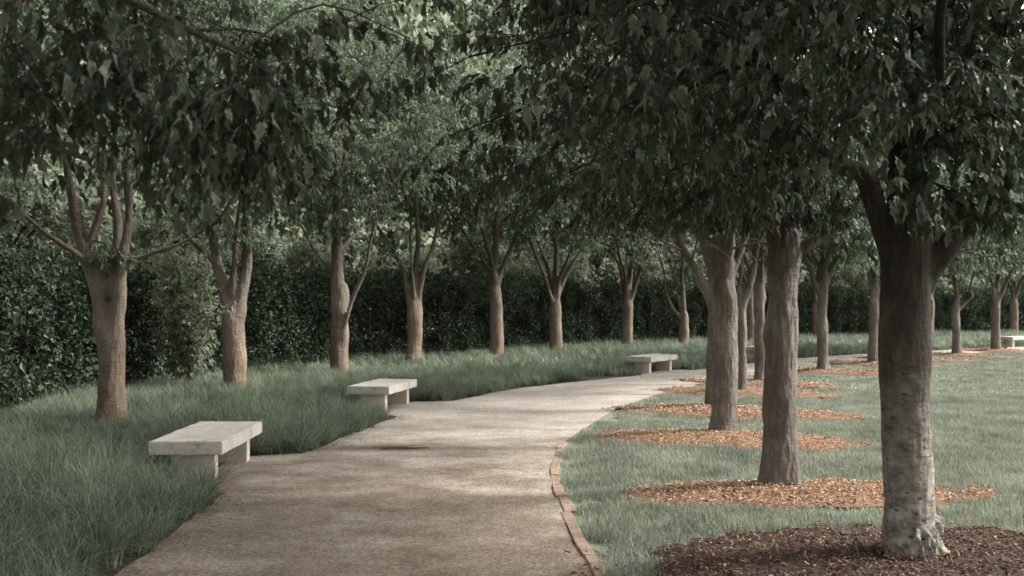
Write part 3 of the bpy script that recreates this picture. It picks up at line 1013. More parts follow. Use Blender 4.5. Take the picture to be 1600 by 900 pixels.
# ---------------------------------------------------------------- lawn blades
lawnpoly = np.vstack([pr, [(60, 44), (60, -9)]])
lp = [source('lawn_patch', blade_patch('lawn_patch', M['short_grass'], 190, .17, .025, .085, .005, 0.5, s, 2)) for s in (11, 12, 13)]
lp2 = [source('lawn_patch', blade_patch('lawn_patch', M['short_grass'], 130, .30, .03, .065, .011, 0.5, s, 2)) for s in (14, 15)]
allp, alli = [], []
for (x0, x1, y0, y1, s, k0, nk) in [(.3, 9, 5.6, 12, .16, 0, 3), (.3, 12, 12, 19, .2, 0, 3), (2, 24, 19, 38, .34, 3, 2)]:
    P = jgrid(x0, x1, y0, y1, s, rng)
    P = P[inside(lawnpoly, P)]
    d = np.concatenate([np.min(np.hypot(c[:, None, 0] - pr[None, :, 0], c[:, None, 1] - pr[None, :, 1]), axis=1) for c in np.array_split(P, 16)])
    P = P[d > .15]
    for k in range(len(BEDS)): P = P[bed_q(P, k) > .93]
    P = P[np.abs(P[:, 0]) < P[:, 1] * .62 + 1]
    allp.append(P); alli.append(rng.integers(0, nk, len(P)) + k0)
P = np.concatenate(allp); I = np.concatenate(alli)
S = rng.uniform(.7, 1.25, len(P)) * (1 + .25 * vnoise(np.c_[P, P[:, 0] * 0], 1.5, 41))
scatter('lawn_grass', 'short dull green mown grass right of the path', 'grass', np.c_[P, P[:, 0] * 0], np.stack([P[:, 0] * 0, P[:, 0] * 0, rng.uniform(0, 6.28, len(P))], -1),
        np.stack([S * 0 + 1.0, S * 0 + 1.0, S], -1), I, lp + lp2)
print('lawn patches', len(P))

# ---------------------------------------------------------------- mulch beds
bedgroup = 'mulch beds round the trees of the inner row'
bed_names = ['dark wood-chip bed round the thick front tree trunk', 'orange wood-chip bed round the second tree of the inner row',
             'orange wood-chip bed round the third tree, whose limb bends to the path', 'wood-chip bed just behind the third tree of the inner row',
             'wood-chip bed under the slim forked tree of the inner row', 'wood-chip bed at the slim tree where the path bends',
             'thin wood-chip bed of the seventh tree along the path', 'thin wood-chip bed of the eighth tree along the path',
             'thin wood-chip bed hidden mostly behind the thick front trunk', 'thin wood-chip bed of the last forked tree far along the path',
             'farthest thin wood-chip bed next to the far bench']
chips = []
for s in range(4):
    r_ = random.Random(s + 50)
    L, W, Tk = r_.uniform(.025, .055), r_.uniform(.007, .016), r_.uniform(.004, .009)
    gch = Geo()
    v = [(-L / 2, -W * .35, 0), (L / 2, -W / 2, 0), (L / 2 * .8, W / 2, 0), (-L / 2 * .9, W * .4, 0)]
    v = v + [(x * .9, y * .8, Tk) for x, y, _ in v]
    gch.add(v, [(0, 3, 2, 1), (4, 5, 6, 7), (0, 1, 5, 4), (1, 2, 6, 5), (2, 3, 7, 6), (3, 0, 4, 7)])
    chips.append(gch)


def chip_mat(name, stops):
    m, n, l = new_mat(name)
    out = N(n, 'ShaderNodeOutputMaterial')
    oi = N(n, 'ShaderNodeObjectInfo')
    r = ramp(n, stops); l.new(oi.outputs['Random'], r.inputs['Fac'])
    p = N(n, 'ShaderNodeBsdfPrincipled', Roughness=0.9); l.new(r.outputs[0], p.inputs['Base Color'])
    l.new(p.outputs[0], out.inputs['Surface'])
    return m


M['chip'] = chip_mat('chip', [(0, (0.08, 0.042, 0.025)), (.3, (0.33, 0.185, 0.10)), (.8, (0.54, 0.37, 0.24)), (1, (0.62, 0.50, 0.37))])
M['chip_dark'] = chip_mat('chip_dark', [(0, (0.035, 0.02, 0.013)), (.5, (0.10, 0.052, 0.032)), (.88, (0.21, 0.12, 0.072)), (1, (0.40, 0.28, 0.19))])  # shade of the front bed put into the chip colour; bark crumbs share it
M['mulch_dark'] = simple_noise_mat('mulch_dark', [(0.3, (0.018, 0.011, 0.008)), (0.7, (0.07, 0.04, 0.026))], 22, 1.0, dist=0.03, scale2=60)  # mulch of the front bed, with the shade painted into its colour
src_l = [source('wood_chip', c.mesh('wood_chip', [M['chip']], False)) for c in chips]
src_d = [source('wood_chip', c.mesh('wood_chip', [M['chip_dark']], False)) for c in chips]


def bed_height(q): return 0.012 + 0.10 * np.clip(1 - q, 0, 1) ** .6


chip_pts, chip_idx = [], []
for k, (c, nv, a, b) in enumerate(BEDS):
    rings, seg = 9, 44
    tv = np.array([-nv[1], nv[0]])
    V, Q = [], []
    for i in range(rings + 1):
        f = i / rings * 1.04
        for j in range(seg):
            an = 2 * PI * j / seg
            V.append(c + nv * a * f * math.cos(an) + tv * b * f * math.sin(an))
    V = np.array(V)
    qv = bed_q(V, k)
    z = bed_height(qv) - np.clip(qv - 1, 0, 1) * .5 + .012 * vnoise(np.c_[V, V[:, 0] * 0], 6, 3)
    V3 = np.c_[V, z]
    for i in range(rings):
        for j in range(seg):
            Q.append((i * seg + j, (i + 1) * seg + j, (i + 1) * seg + (j + 1) % seg, i * seg + (j + 1) % seg))
    g = Geo(); g.add(V3, Q)
    tag(link('mulch_bed', g.mesh('mulch_bed', [M['mulch_dark' if k == 0 else 'mulch']])), bed_names[k], 'mulch bed', bedgroup)
    dens = [1500, 1500, 1000, 600, 160, 130, 90, 70, 60, 50, 40][k]
    n = int(4 * a * b * 1.3 * dens)
    R2 = rng.uniform(-1.15, 1.15, (n, 2))
    P = c + R2[:, :1] * nv * a + R2[:, 1:] * tv * b
    qq = bed_q(P, k)
    P = P[qq + rng.normal(0, .15, n) < .98]; qq = bed_q(P, k)
    tx, ty, tr_ = INNER[k]
    sel = np.hypot(P[:, 0] - tx, P[:, 1] - ty) > tr_ * 1.1
    P, qq = P[sel], qq[sel]
    chip_pts.append(np.c_[P, np.maximum(bed_height(qq), .012) + rng.uniform(-.004, .022, len(P)), np.full(len(P), k), np.full(len(P), .68 if k < 3 else .95 if k < 5 else 1.6)])
# crumbs of bark and soil along the left edge of the path, and chips strayed on the gravel
m = 4200
yy = rng.uniform(5.8, 17, m)
ex = np.interp(yy, pl[:, 1][:400], pl[:, 0][:400])
P = np.stack([ex + np.abs(rng.normal(0, .22, m)) - .12, yy], -1)
edge = np.c_[P, rng.uniform(.010, .018, m), np.full(m, 0), np.full(m, .26)]
m = 420
yy = rng.uniform(5.8, 22, m)
t = rng.uniform(0, 1, m)
P = np.stack([np.interp(yy, pl[:, 1][:400], pl[:, 0][:400]) * (1 - t) + np.interp(yy, pr[:, 1][:400], pr[:, 0][:400]) * t, yy], -1)
stray = np.c_[P, np.full(m, .012), np.full(m, 0), np.full(m, .28)]
C = np.concatenate(chip_pts)


def scatter_chips(name, label, C, src):
    n = len(C)
    rot = np.stack([rng.normal(0, .35, n), rng.normal(0, .35, n), rng.uniform(0, 6.28, n)], -1)
    s = C[:, 4] * rng.uniform(.55, 1.5, n)
    scatter(name, label, 'wood chips', C[:, :3], rot, np.stack([s, s, s], -1), rng.integers(0, 4, n), src)


scatter_chips('wood_chips', 'orange brown wood chips covering the mulch beds', C[C[:, 3] > 0], src_l)
scatter_chips('dark_wood_chips', 'dark damp wood chips round the front tree', C[C[:, 3] == 0], src_d)
scatter_chips('path_litter', 'dark bark crumbs along the left edge of the gravel path', np.concatenate([edge, stray]), src_d)
print('chips', len(C))

# ---------------------------------------------------------------- brick edging of the path
M['brick'] = simple_noise_mat('terracotta', [(0.3, (0.15, 0.095, 0.065)), (0.5, (0.27, 0.185, 0.13)), (0.7, (0.40, 0.31, 0.235))], 9, 0.6, scale2=45, dist=0.006)
edging = thing('brick_edging', 'worn terracotta brick edging between gravel path and lawn', 'edging', (0, 0, 0))
ei = np.where((pr[:, 1] > 5.0) & (pr[:, 1] < 12.7))[0]
E = pr[ei[0]:ei[-1] + 1]
cum = np.r_[0, np.cumsum(np.hypot(*np.diff(E, axis=0).T))]
s0 = 0.0
r_ = random.Random(5)
while s0 < cum[-1] - .5:
    L = r_.uniform(.36, .62)
    ss = np.linspace(s0, s0 + L - .012, 5)
    P = np.stack([np.interp(ss, cum, E[:, 0]), np.interp(ss, cum, E[:, 1])], -1)
    T = norm(np.gradient(P, axis=0)); Nn = np.stack([T[:, 1], -T[:, 0]], -1)
    off = r_.uniform(-.018, .018); tilt = r_.uniform(-.006, .006); w = r_.uniform(.07, .09); h = .02 + r_.uniform(-.008, .008)
    a0 = P + Nn * (off - .015); a1 = P + Nn * (off + w)
    g = Geo(); nn = len(P); bv = .006
    rows = [np.c_[a0, np.full(nn, -.03)], np.c_[a0, np.full(nn, h - bv)], np.c_[a0 + Nn * bv, np.full(nn, h)], np.c_[a1 - Nn * bv, np.full(nn, h + tilt)],
            np.c_[a1, np.full(nn, h - bv + tilt)], np.c_[a1, np.full(nn, -.03)]]
    V = np.stack(rows, 1).reshape(-1, 3); k = 6
    V[:, :2] += rng.normal(0, .0025, (len(V), 2)); V[:, 2] += rng.normal(0, .0015, len(V))
    i = np.arange(nn - 1)[:, None] * k; j = np.arange(k - 1)[None, :]
    q = np.stack([i + j, i + k + j, i + k + j + 1, i + j + 1], -1).reshape(-1, 4)
    g.add(V, q, [(0, 1, 2), (0, 2, 3), (0, 3, 4), (0, 4, 5)] + [((nn - 1) * k + a, (nn - 1) * k + c, (nn - 1) * k + b) for a, b, c in [(0, 1, 2), (0, 2, 3), (0, 3, 4), (0, 4, 5)]])
    link('brick', g.mesh('brick', [M['brick']], False), edging)
    s0 += L

# ---------------------------------------------------------------- puddle in the swale
m_, n_, l_ = new_mat('puddle_water')
o_ = N(n_, 'ShaderNodeOutputMaterial'); p_ = N(n_, 'ShaderNodeBsdfPrincipled', Roughness=0.08)
p_.inputs['Base Color'].default_value = (.05, .045, .035, 1)
l_.new(p_.outputs[0], o_.inputs['Surface']); M['water'] = m_
an = np.linspace(0, 2 * PI, 40, endpoint=False)
rr = 1 + .3 * np.sin(3 * an + 1) * .5 + .2 * np.sin(5 * an) + .12 * np.sin(9 * an + 2)
V = np.vstack([[0, 0, 0], np.stack([rr * np.cos(an) * .30, rr * np.sin(an) * .11, an * 0], -1)])
g = Geo(); g.add(V, None, [(0, 1 + i, 1 + (i + 1) % 40) for i in range(40)])
tag(link('puddle', g.mesh('puddle', [M['water']]), None, (-1.38, 11.9, .0145)), 'small dark puddle on the damp band across the path', 'puddle')


# ---------------------------------------------------------------- benches
def concrete(name, stops, warm=None, up_dark=False):
    m = simple_noise_mat(name, stops, 5.0, 0.35, 0.85, 8, 0.006, 42)
    return m


M['slab'] = concrete('bench_slab', [(0.32, (0.22, 0.195, 0.155)), (0.46, (0.45, 0.415, 0.35)), (0.66, (0.56, 0.53, 0.47))])
M['bench_leg'] = concrete('bench_leg', [(0.32, (0.42, 0.34, 0.26)), (0.5, (0.58, 0.51, 0.43)), (0.66, (0.68, 0.63, 0.56))])


def bevel_box(x0, x1, y0, y1, z0, z1, mat, name, bev=.008, sub=14, rough=.0018, seed=0):
    import bmesh
    bm = bmesh.new()
    bmesh.ops.create_cube(bm, size=1)
    for v in bm.verts:
        v.co = Vector(((x0 + x1) / 2 + v.co.x * (x1 - x0), (y0 + y1) / 2 + v.co.y * (y1 - y0), (z0 + z1) / 2 + v.co.z * (z1 - z0)))
    bmesh.ops.bevel(bm, geom=list(bm.edges), offset=bev, segments=2, affect='EDGES')
    bmesh.ops.subdivide_edges(bm, edges=[e for e in bm.edges if e.calc_length() > .12], cuts=sub, use_grid_fill=True)
    co = np.array([v.co[:] for v in bm.verts])
    nz = fbm(co + seed, 9, 3)
    bm.normal_update()
    for v, k in zip(bm.verts, nz): v.co += v.normal * float(k) * rough
    me = bpy.data.meshes.new(name); bm.to_mesh(me); bm.free()
    me.materials.append(mat)
    return me


slab_me = bevel_box(-.365, .365, -.825, .825, .295, .43, M['slab'], 'slab', .010, 14, .005)
leg_me = bevel_box(-.22, .22, -.065, .065, -.05, .293, M['bench_leg'], 'leg', .008, 4, .002, 3)
bench0 = thing('stone_bench', 'nearest pale concrete slab bench, in the tall grass at the front of the path', 'bench', (0, 0, 0), 0, 'stone slab benches along the path')
link('seat', slab_me, bench0)
for sy in (-1, 1): link('leg', leg_me, bench0, (.03, sy * .63, 0))
blabels = [None, 'pale concrete slab bench half sunk in tall grass beside the puddle, second along the path',
           'small looking slab bench where the path bends behind the row of trunks', 'slab bench mostly hidden between two inner row trunks at the bend',
           'farthest slab bench, by the path at the edge of the far trees']
for k, (x, y, deg) in enumerate(BENCHES):
    b = bench0 if k == 0 else copy_tree(bench0)
    b.location = (x, y, .008); b.rotation_euler = (0, 0, math.radians(deg))
    if k: b['label'] = blabels[k]

# ================================================================ inner row of trees
def rel(cx, d, pts, base=None):
    """photo rows and columns of a limb -> local offsets at the tree's distance"""
    s = d / F_PX
    return [((px - cx) * s, dy, H_CAM + (HORIZON - py) * s) for px, py, dy in pts]


R1 = [(rel(1420, 6.6, [(1402, 410, 0), (1372, 335, -.03), (1345, 285, -.08), (1300, 262, -.15), (1255, 225, -.25), (1200, 170, -.4)]) + [(-1.5, -.7, 3.8), (-1.9, -1.0, 4.6)], .075),
      (rel(1420, 6.6, [(1438, 430, 0), (1478, 382, -.05), (1515, 345, -.1), (1545, 300, -.15)]) + [(.85, -.3, 3.2), (1.3, -.4, 4.2), (1.6, -.4, 5.2)], .075),
      (rel(1420, 6.6, [(1490, 372, -.06), (1520, 338, -.1), (1560, 324, -.2), (1605, 345, -.4)]) + [(1.5, -.8, 2.55), (2.4, -1.3, 2.9)], .045),
      ([(0, 0, 2.0), (-.03, .02, 2.7), (.05, .05, 4.0), (0, .1, 5.6), (.1, 0, 7.0)], .13),
      ([(0, -.05, 2.2), (-.1, -.5, 2.75), (-.35, -1.3, 3.3), (-.6, -2.2, 3.7)], .05),
      ([(0, .05, 2.2), (.2, .6, 2.9), (.5, 1.4, 3.8), (.7, 2.0, 4.8)], .06)]
x, y, r = INNER[0]
front_t = [(-1.9, -.6, 3.0), (-2.4, .3, 3.1), (-1.4, -1.1, 2.95), (-.9, -1.3, 2.9), (.0, -1.0, 2.9), (1.2, -1.4, 3.2), (-1.1, .6, 2.85),
           (-2.2, -1.4, 3.2), (-1.6, -2.0, 3.05), (-1.0, -.6, 3.0), (1.9, .2, 2.9), (-3.0, -.4, 3.4), (-3.2, .8, 3.1), (-2.6, 1.2, 2.9), (.05, -.55, 2.5), (.0, -.5, 2.95), (.3, -.6, 3.3), (-.1, -.7, 3.5), (.25, -.5, 3.8), (.9, -.9, 2.85), (2.0, -.5, 3.8), (2.6, .3, 4.1), (2.9, -1, 3.9), (2.2, .9, 4.4), (3.2, .5, 4.8), (3.0, 1.4, 4.0)]
build_tree('maple_tree', 'front tree of the inner row, thick trunk pale below and dark above', 'tree', (x, y, 0), 101, r, R1, R=3.3, z0=3.75, z1=8.2,
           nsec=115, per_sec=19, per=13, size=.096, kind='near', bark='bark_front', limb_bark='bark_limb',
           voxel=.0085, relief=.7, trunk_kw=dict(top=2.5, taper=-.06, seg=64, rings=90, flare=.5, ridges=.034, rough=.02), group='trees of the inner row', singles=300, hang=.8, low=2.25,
           extra_targets=front_t, limb_seg=14)
R2 = [(rel(1224, 9.15, [(1245, 398, 0), (1262, 375, -.02), (1295, 350, -.08)]) + [(.9, -.2, 3.0), (1.5, -.3, 3.8)], .05),
      (rel(1224, 9.15, [(1235, 400, 0), (1252, 355, .05), (1268, 320, .1)]) + [(.5, .3, 3.7), (.9, .5, 5.0)], .05),
      ([(0, 0, 2.1), (0, 0, 3.0), (.05, .1, 4.5), (0, 0, 6.6)], .13),
      ([(-.05, -.05, 2.3), (-.4, -.3, 2.95), (-1.1, -.6, 3.6), (-1.8, -.9, 4.4)], .07),
      ([(0, .05, 2.3), (.1, .6, 3.0), (.4, 1.3, 4.2)], .05)]
x, y, r = INNER[1]
build_tree('maple_tree', 'second tree of the inner row, straight dark rough trunk with flared foot on orange mulch', 'tree', (x, y, 0), 102, r, R2, R=3.3, z0=3.5, z1=8.2,
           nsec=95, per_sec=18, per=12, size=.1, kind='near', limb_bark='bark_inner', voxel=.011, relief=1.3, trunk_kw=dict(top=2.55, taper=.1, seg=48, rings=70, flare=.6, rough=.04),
           group='trees of the inner row', singles=200, hang=.8, low=2.5,
           extra_targets=[(-.4, -.7, 2.8), (0, -.6, 2.7), (.2, -.5, 2.75), (-1.2, -.9, 2.7), (-1.8, -.4, 2.6), (-.8, -1.3, 2.8), (-2.4, 0, 2.9), (-2.2, -1.1, 2.9)], limb_seg=10)
R3 = [(rel(1132, 13.0, [(1114, 468, 0), (1090, 432, -.05), (1068, 392, -.1), (1058, 350, -.15)]) + [(-.8, -.3, 3.7), (-1.1, -.5, 4.8)], .085),
      ([(.02, 0, 2.0), (.06, 0, 2.8), (.1, .1, 4.2), (.1, 0, 6.4)], .15),
      ([(.1, 0, 2.2), (.35, .1, 3.0), (.8, .2, 4.2)], .06), ([(0, -.05, 2.3), (0, -.6, 3.0), (-.2, -1.3, 4.0)], .06)]
x, y, r = INNER[2]
build_tree('maple_tree', 'third tree of the inner row, grey trunk with a limb bending toward the path', 'tree', (x, y, 0), 103, r, R3, R=3.4, z0=3.0, z1=8.2,
           nsec=85, per_sec=17, per=12, size=.1, kind='mid', voxel=.015, relief=1.2, trunk_kw=dict(top=2.2, taper=.05, seg=40, rings=60, flare=.3), group='trees of the inner row',
           singles=0, hang=.8, low=2.75, extra_targets=[(-.5, -.8, 2.6), (.1, -.6, 2.55), (-1.2, -.6, 2.6), (.6, -.5, 2.6), (-2, 0, 2.8)])
lab = ['fourth tree of the inner row, almost hidden behind the third trunk', 'slim forked tree of the inner row showing right behind the third trunk',
       'slim straight tree of the inner row standing beside the second trunk', 'grey tree left of the thick front trunk where lawn meets the far path',
       'small tree with a flared foot close beside the thick front trunk', 'tree of the inner row hidden behind the thick front trunk',
       'pale forked tree with a limb curving right, beyond the lawn', 'last tree of the inner row, beside the far bench']
specs = {4: [(rel(1157, 19.3, [(1158, 490, 0), (1168, 450, 0), (1180, 412, 0), (1188, 385, 0)]) + [(.8, 0, 3.9)], .10), ([(0, 0, 1.7), (-.05, 0, 2.8), (0, 0, 5)], .08)],
         9: [(rel(1492, 33.3, [(1493, 490, 0), (1503, 478, 0), (1515, 462, 0), (1517, 445, 0)]) + [(.8, 0, 3.8)], .09), ([(0, 0, 1.8), (0, 0, 3), (0, 0, 5)], .12)]}
mid_protos = []
for k in range(3, len(INNER)):
    x, y, r = INNER[k]
    limbs = specs.get(k) or generic_limbs(200 + k, 2.2, 4, 1.8, 5.6, .07)
    build_tree('maple_tree', lab[k - 3], 'tree', (x, y, 0), 110 + k, r, limbs, R=2.9 if k > 5 else 3.1, z0=3.0 if k < 6 else 2.75, z1=7.2, nsec=66, per_sec=14, per=8, size=.13 if k < 6 else .16,
               kind='mid' if k < 6 else 'far', leaf='leaf_near' if k < 6 else 'leaf_outer', trunk_kw=dict(top=1.9 if k in (4, 9) else 2.35, taper=.12, flare=.35), group='trees of the inner row',  # farther crowns get a lighter leaf, sunlight put into its colour
               hang=.9, low=2.65 if k < 6 else 2.4, seg=24, rings=40, branch_seg=4, limb_seg=7)

# ================================================================ outer row of trees
L1 = [(rel(173, 13.7, [(160, 500, 0), (146, 430, 0), (128, 370, 0), (112, 300, -.05), (100, 235, -.1)]) + [(-1.0, -.2, 5.2)], .125),
      (rel(173, 13.7, [(140, 400, 0), (150, 340, .05), (152, 280, .1), (146, 220, .2)]), .06),
      (rel(173, 13.7, [(178, 500, .03), (180, 440, .05), (176, 380, .1), (168, 320, .15), (170, 240, .2)]) + [(0, .3, 5.5)], .10),
      (rel(173, 13.7, [(184, 530, -.06), (188, 460, -.08), (193, 390, -.08), (200, 300, -.08), (208, 230, -.1)]) + [(.6, -.2, 5.6)], .11),
      (rel(173, 13.7, [(196, 410, -.05), (230, 403, -.05), (275, 390, -.1), (325, 358, -.1), (355, 325, -.2)]) + [(2.3, -.3, 3.9)], .04),
      ([(-.2, -.1, 2.3), (-.8, -.6, 2.9), (-1.6, -1.2, 3.6)], .05)]
L2 = [(rel(365, 19.0, [(356, 478, 0), (344, 430, 0), (336, 380, 0), (326, 320, 0), (305, 270, 0)]) + [(-1.2, 0, 5.6)], .13),
      (rel(365, 19.0, [(350, 440, 0), (335, 408, -.05), (302, 380, -.1), (272, 342, -.15), (255, 300, -.2)]) + [(-2.0, -.3, 4.6)], .06),
      (rel(365, 19.0, [(374, 478, 0), (384, 420, 0), (388, 370, 0), (386, 300, 0)]) + [(.4, .1, 5.8)], .14),
      (rel(365, 19.0, [(366, 450, -.1), (366, 400, -.2), (380, 340, -.5)]) + [(.5, -1.0, 4.6)], .06)]
L3 = [(rel(531, 23.5, [(529, 500, 0), (526, 420, 0), (524, 340, 0), (526, 250, 0)]) + [(0, 0, 7)], .21),
      (rel(531, 23.5, [(538, 520, -.15), (552, 470, -.2), (572, 420, -.25), (588, 350, -.3)]) + [(1.4, -.3, 4.8)], .07),
      (rel(531, 23.5, [(520, 430, 0), (495, 400, 0), (470, 360, -.1)]) + [(-1.6, -.2, 4.4)], .04),
      ([(0, 0, 3), (.5, .8, 3.9), (.9, 1.3, 5)], .06)]
L4 = [(rel(648, 27.5, [(640, 470, 0), (628, 425, 0), (610, 385, 0), (588, 345, 0)]) + [(-1.7, 0, 5.2)], .09),
      (rel(648, 27.5, [(648, 470, 0), (652, 400, 0), (650, 330, 0)]) + [(0, 0, 6.5)], .14),
      (rel(648, 27.5, [(656, 470, 0), (668, 410, 0), (685, 350, 0)]) + [(1.1, 0, 5.4)], .1),
      ([(0, -.1, 2.0), (0, -.6, 3.2), (.1, -1.4, 4.4)], .07)]
L8 = [(rel(1070, 39.7, [(1066, 498, 0), (1052, 480, 0), (1044, 455, 0), (1036, 420, 0)]) + [(-1.3, 0, 4.6)], .09),
      (rel(1070, 39.7, [(1070, 500, 0), (1070, 450, 0), (1068, 410, 0)]) + [(0, 0, 6)], .14),
      (rel(1070, 39.7, [(1064, 480, 0), (1056, 440, 0), (1055, 410, 0)]) + [(-.5, 0, 5)], .06)]
ocfg = {
    3: (L1, 'leftmost tree of the outer row, trunk splitting into several upright stems, reddish foot', 1.6, .21),
    4: (L2, 'second tree of the outer row, V-shaped fork and a branch reaching left over the hedge', 1.85, .235),
    5: (L3, 'third tree of the outer row, tall straight leader with one thin limb rising right', 2.3, .225),
    6: (L4, 'fourth tree of the outer row, behind the second bench, limb curving out left', 1.95, .235),
    7: (None, 'fifth tree of the outer row, slim straight trunk under a fan of limbs', 2.4, .225),
    8: (None, 'sixth tree of the outer row, short trunk with low spreading fork', 2.0, .235),
    9: (None, 'seventh tree of the outer row, trunk rising directly behind the third bench', 2.0, .215),
    10: (L8, 'eighth tree of the outer row, low limb bending left, right of the third bench', 1.5, .215),
    11: (None, 'outer row tree seen between the slim inner row trunks at the bend', 2.2, .22),
    12: (None, 'far outer row tree seen between the second trunk and the grey lawn tree', 2.2, .22),
    13: (None, 'far outer row tree just right of the thick front trunk', 2.2, .22),
    14: (None, 'farthest outer row tree, directly behind the last inner row trunk', 2.2, .24)}
low_sprays = {3: rel(173, 13.7, [(172, 385, -.1), (60, 250, -.8), (300, 290, -.5), (250, 240, -.5)]),
              4: rel(365, 19.0, [(372, 372, -.2), (345, 335, -.3), (405, 320, -.3), (385, 300, -.5), (300, 300, -.6), (430, 290, -.5), (265, 285, -.6)]),
              5: rel(531, 23.5, [(470, 330, -.5), (560, 330, -.6), (600, 320, -.6), (500, 300, -.5), (540, 350, -.4)])}
for k, (limbs, label, top, r) in ocfg.items():
    x, y = OUTER[k]
    near = k < 6
    build_tree('shade_tree', label, 'tree', (x, y, 0), 300 + k, r, limbs or generic_limbs(330 + k, top, 4, 1.9, 6.2, .085), R=3.3, z0=3.3 if k > 4 else 4.3, z1=9.2 + .12 * k, nsec=78 if near else 66,
               per_sec=15, per=11, size=.105 if near else .15, kind='mid' if near else 'far', leaf='leaf_outer', bark='bark_outer', limb_bark='bark_outer_limb',
               voxel=.02 if near else .03, trunk_kw=dict(top=top, taper=.2 if k == 3 else .12, flare=.18), group='trees of the outer row', hang=.6, low=2.55 if k > 4 else 2.3, extra_targets=low_sprays.get(k), seg=24, rings=40, branch_seg=4, limb_seg=8)

# trees whose trunks stand outside the frame on the near left; their boughs hang into view
NB = [([(.1, .1, 2.1), (1.0, .6, 2.9), (2.0, .7, 3.0), (3.0, .9, 2.75), (3.9, 1.2, 2.45)], .05),
      ([(.1, 0, 2.2), (1.2, -.1, 3.2), (2.4, .1, 3.5), (3.6, .6, 3.3), (4.6, 1.1, 3.0)], .05),
      ([(0, 0, 2.2), (0, .1, 4), (.1, 0, 6.8)], .13), ([(0, 0, 2.2), (.6, 1.4, 3.4), (1.3, 2.4, 4.2)], .07), ([(0, 0, 2.2), (.7, -1.3, 3.6), (1.4, -2.2, 4.6)], .07)]
nt_ = []
for px_, py_, d_ in [(20, 110, 4.2), (60, 60, 4.5), (10, 200, 4.6), (110, 30, 4.2), (130, 50, 5.0), (230, 90, 4.8), (270, 150, 4.2), (320, 200, 4.3), (370, 170, 4.6), (390, 240, 4.6),
                    (425, 265, 4.7), (440, 190, 5.0), (400, 90, 5.2), (60, -20, 4.8), (520, 110, 5.2), (330, 250, 5.2), (640, 60, 5.7)]:
    nt_.append(((px_ - 800) / F_PX * d_ + 5.9, d_ - 3.3, H_CAM + (HORIZON - py_) / F_PX * d_))
build_tree('shade_tree', 'tree just outside the left edge whose dark large-leaved boughs hang into the top left', 'tree', (-5.9, 3.3, 0), 401, .23, NB, R=3.5, z0=4.0, z1=8.4,
           nsec=60, per_sec=14, per=8, size=.088, kind='near', bark='bark_outer', limb_bark='bark_limb', trunk_kw=dict(top=2.2), group='trees of the outer row', singles=300, hang=.9, low=2.05,
           extra_targets=nt_, keep=lambda W: np.linalg.norm(W - np.array([0, 0, 1.8]), axis=1) > 2.0)
build_tree('shade_tree', 'outer row tree just beyond the left edge, leafy branches reaching in over the left trunk', 'tree', (-5.85, 8.6, 0), 402, .23, generic_limbs(77, 2.1, 5, 2.3, 6.4, .09), R=3.8,
           z0=4.3, z1=9.0, nsec=95, per_sec=16, per=9, size=.105, kind='mid', bark='bark_outer', limb_bark='bark_limb', trunk_kw=dict(top=2.2), group='trees of the outer row', hang=.8, low=3.7)
build_tree('maple_tree', 'inner row tree beside the camera, dark leaf sprays hanging in at the top', 'tree', (2.75, 2.9, 0), 403, .16, generic_limbs(78, 2.3, 4, 2.0, 6.0, .08), R=3.3,
           z0=3.4, z1=8.0, nsec=80, per_sec=14, per=8, size=.14, kind='mid', limb_bark='bark_limb', group='trees of the inner row', hang=.9, low=2.75,
           keep=lambda W: np.linalg.norm(W - np.array([0, 0, 1.8]), axis=1) > 1.8)

build_tree('shade_tree', 'outer row tree behind the viewer that shades the front of the grass bed', 'tree', (-5.9, -2.2, 0), 404, .22, generic_limbs(79, 2.2, 4, 2.2, 6.2, .08), R=3.6,  # unseen tree, added for the shade it throws on the foreground
           z0=3.2, z1=8.6, nsec=60, per_sec=14, per=8, size=.17, kind='far', bark='bark_outer', group='trees of the outer row', hang=.6, low=2.7, branch_seg=4, limb_seg=7)
build_tree('maple_tree', 'inner row tree behind the viewer that shades the front of the path', 'tree', (2.7, -1.4, 0), 405, .16, generic_limbs(80, 2.3, 4, 2.0, 6.0, .075), R=3.4,  # likewise added out of view, to darken the near path
           z0=3.0, z1=8.0, nsec=60, per_sec=14, per=8, size=.17, kind='far', group='trees of the inner row', hang=.8, low=2.5, branch_seg=4, limb_seg=7)


# ================================================================ hedge
def leaf_cloud(P, rng, size, leaf, kind='far', up=0.4, seed=0):
    n = len(P)
    tip = norm(rng.normal(0, 1, (n, 3)) + np.array([0, 0, -.3]))
    nr = norm(rng.normal(0, 1, (n, 3)) + np.array([0, 0, up]))
    sz = size * rng.uniform(.6, 1.3, n)
    v, t, k = leaves_geo(kind, P, tip, nr, sz, seed)
    return mesh_np('foliage', v, t, None, [M[leaf]], face_attr=k, smooth=False)


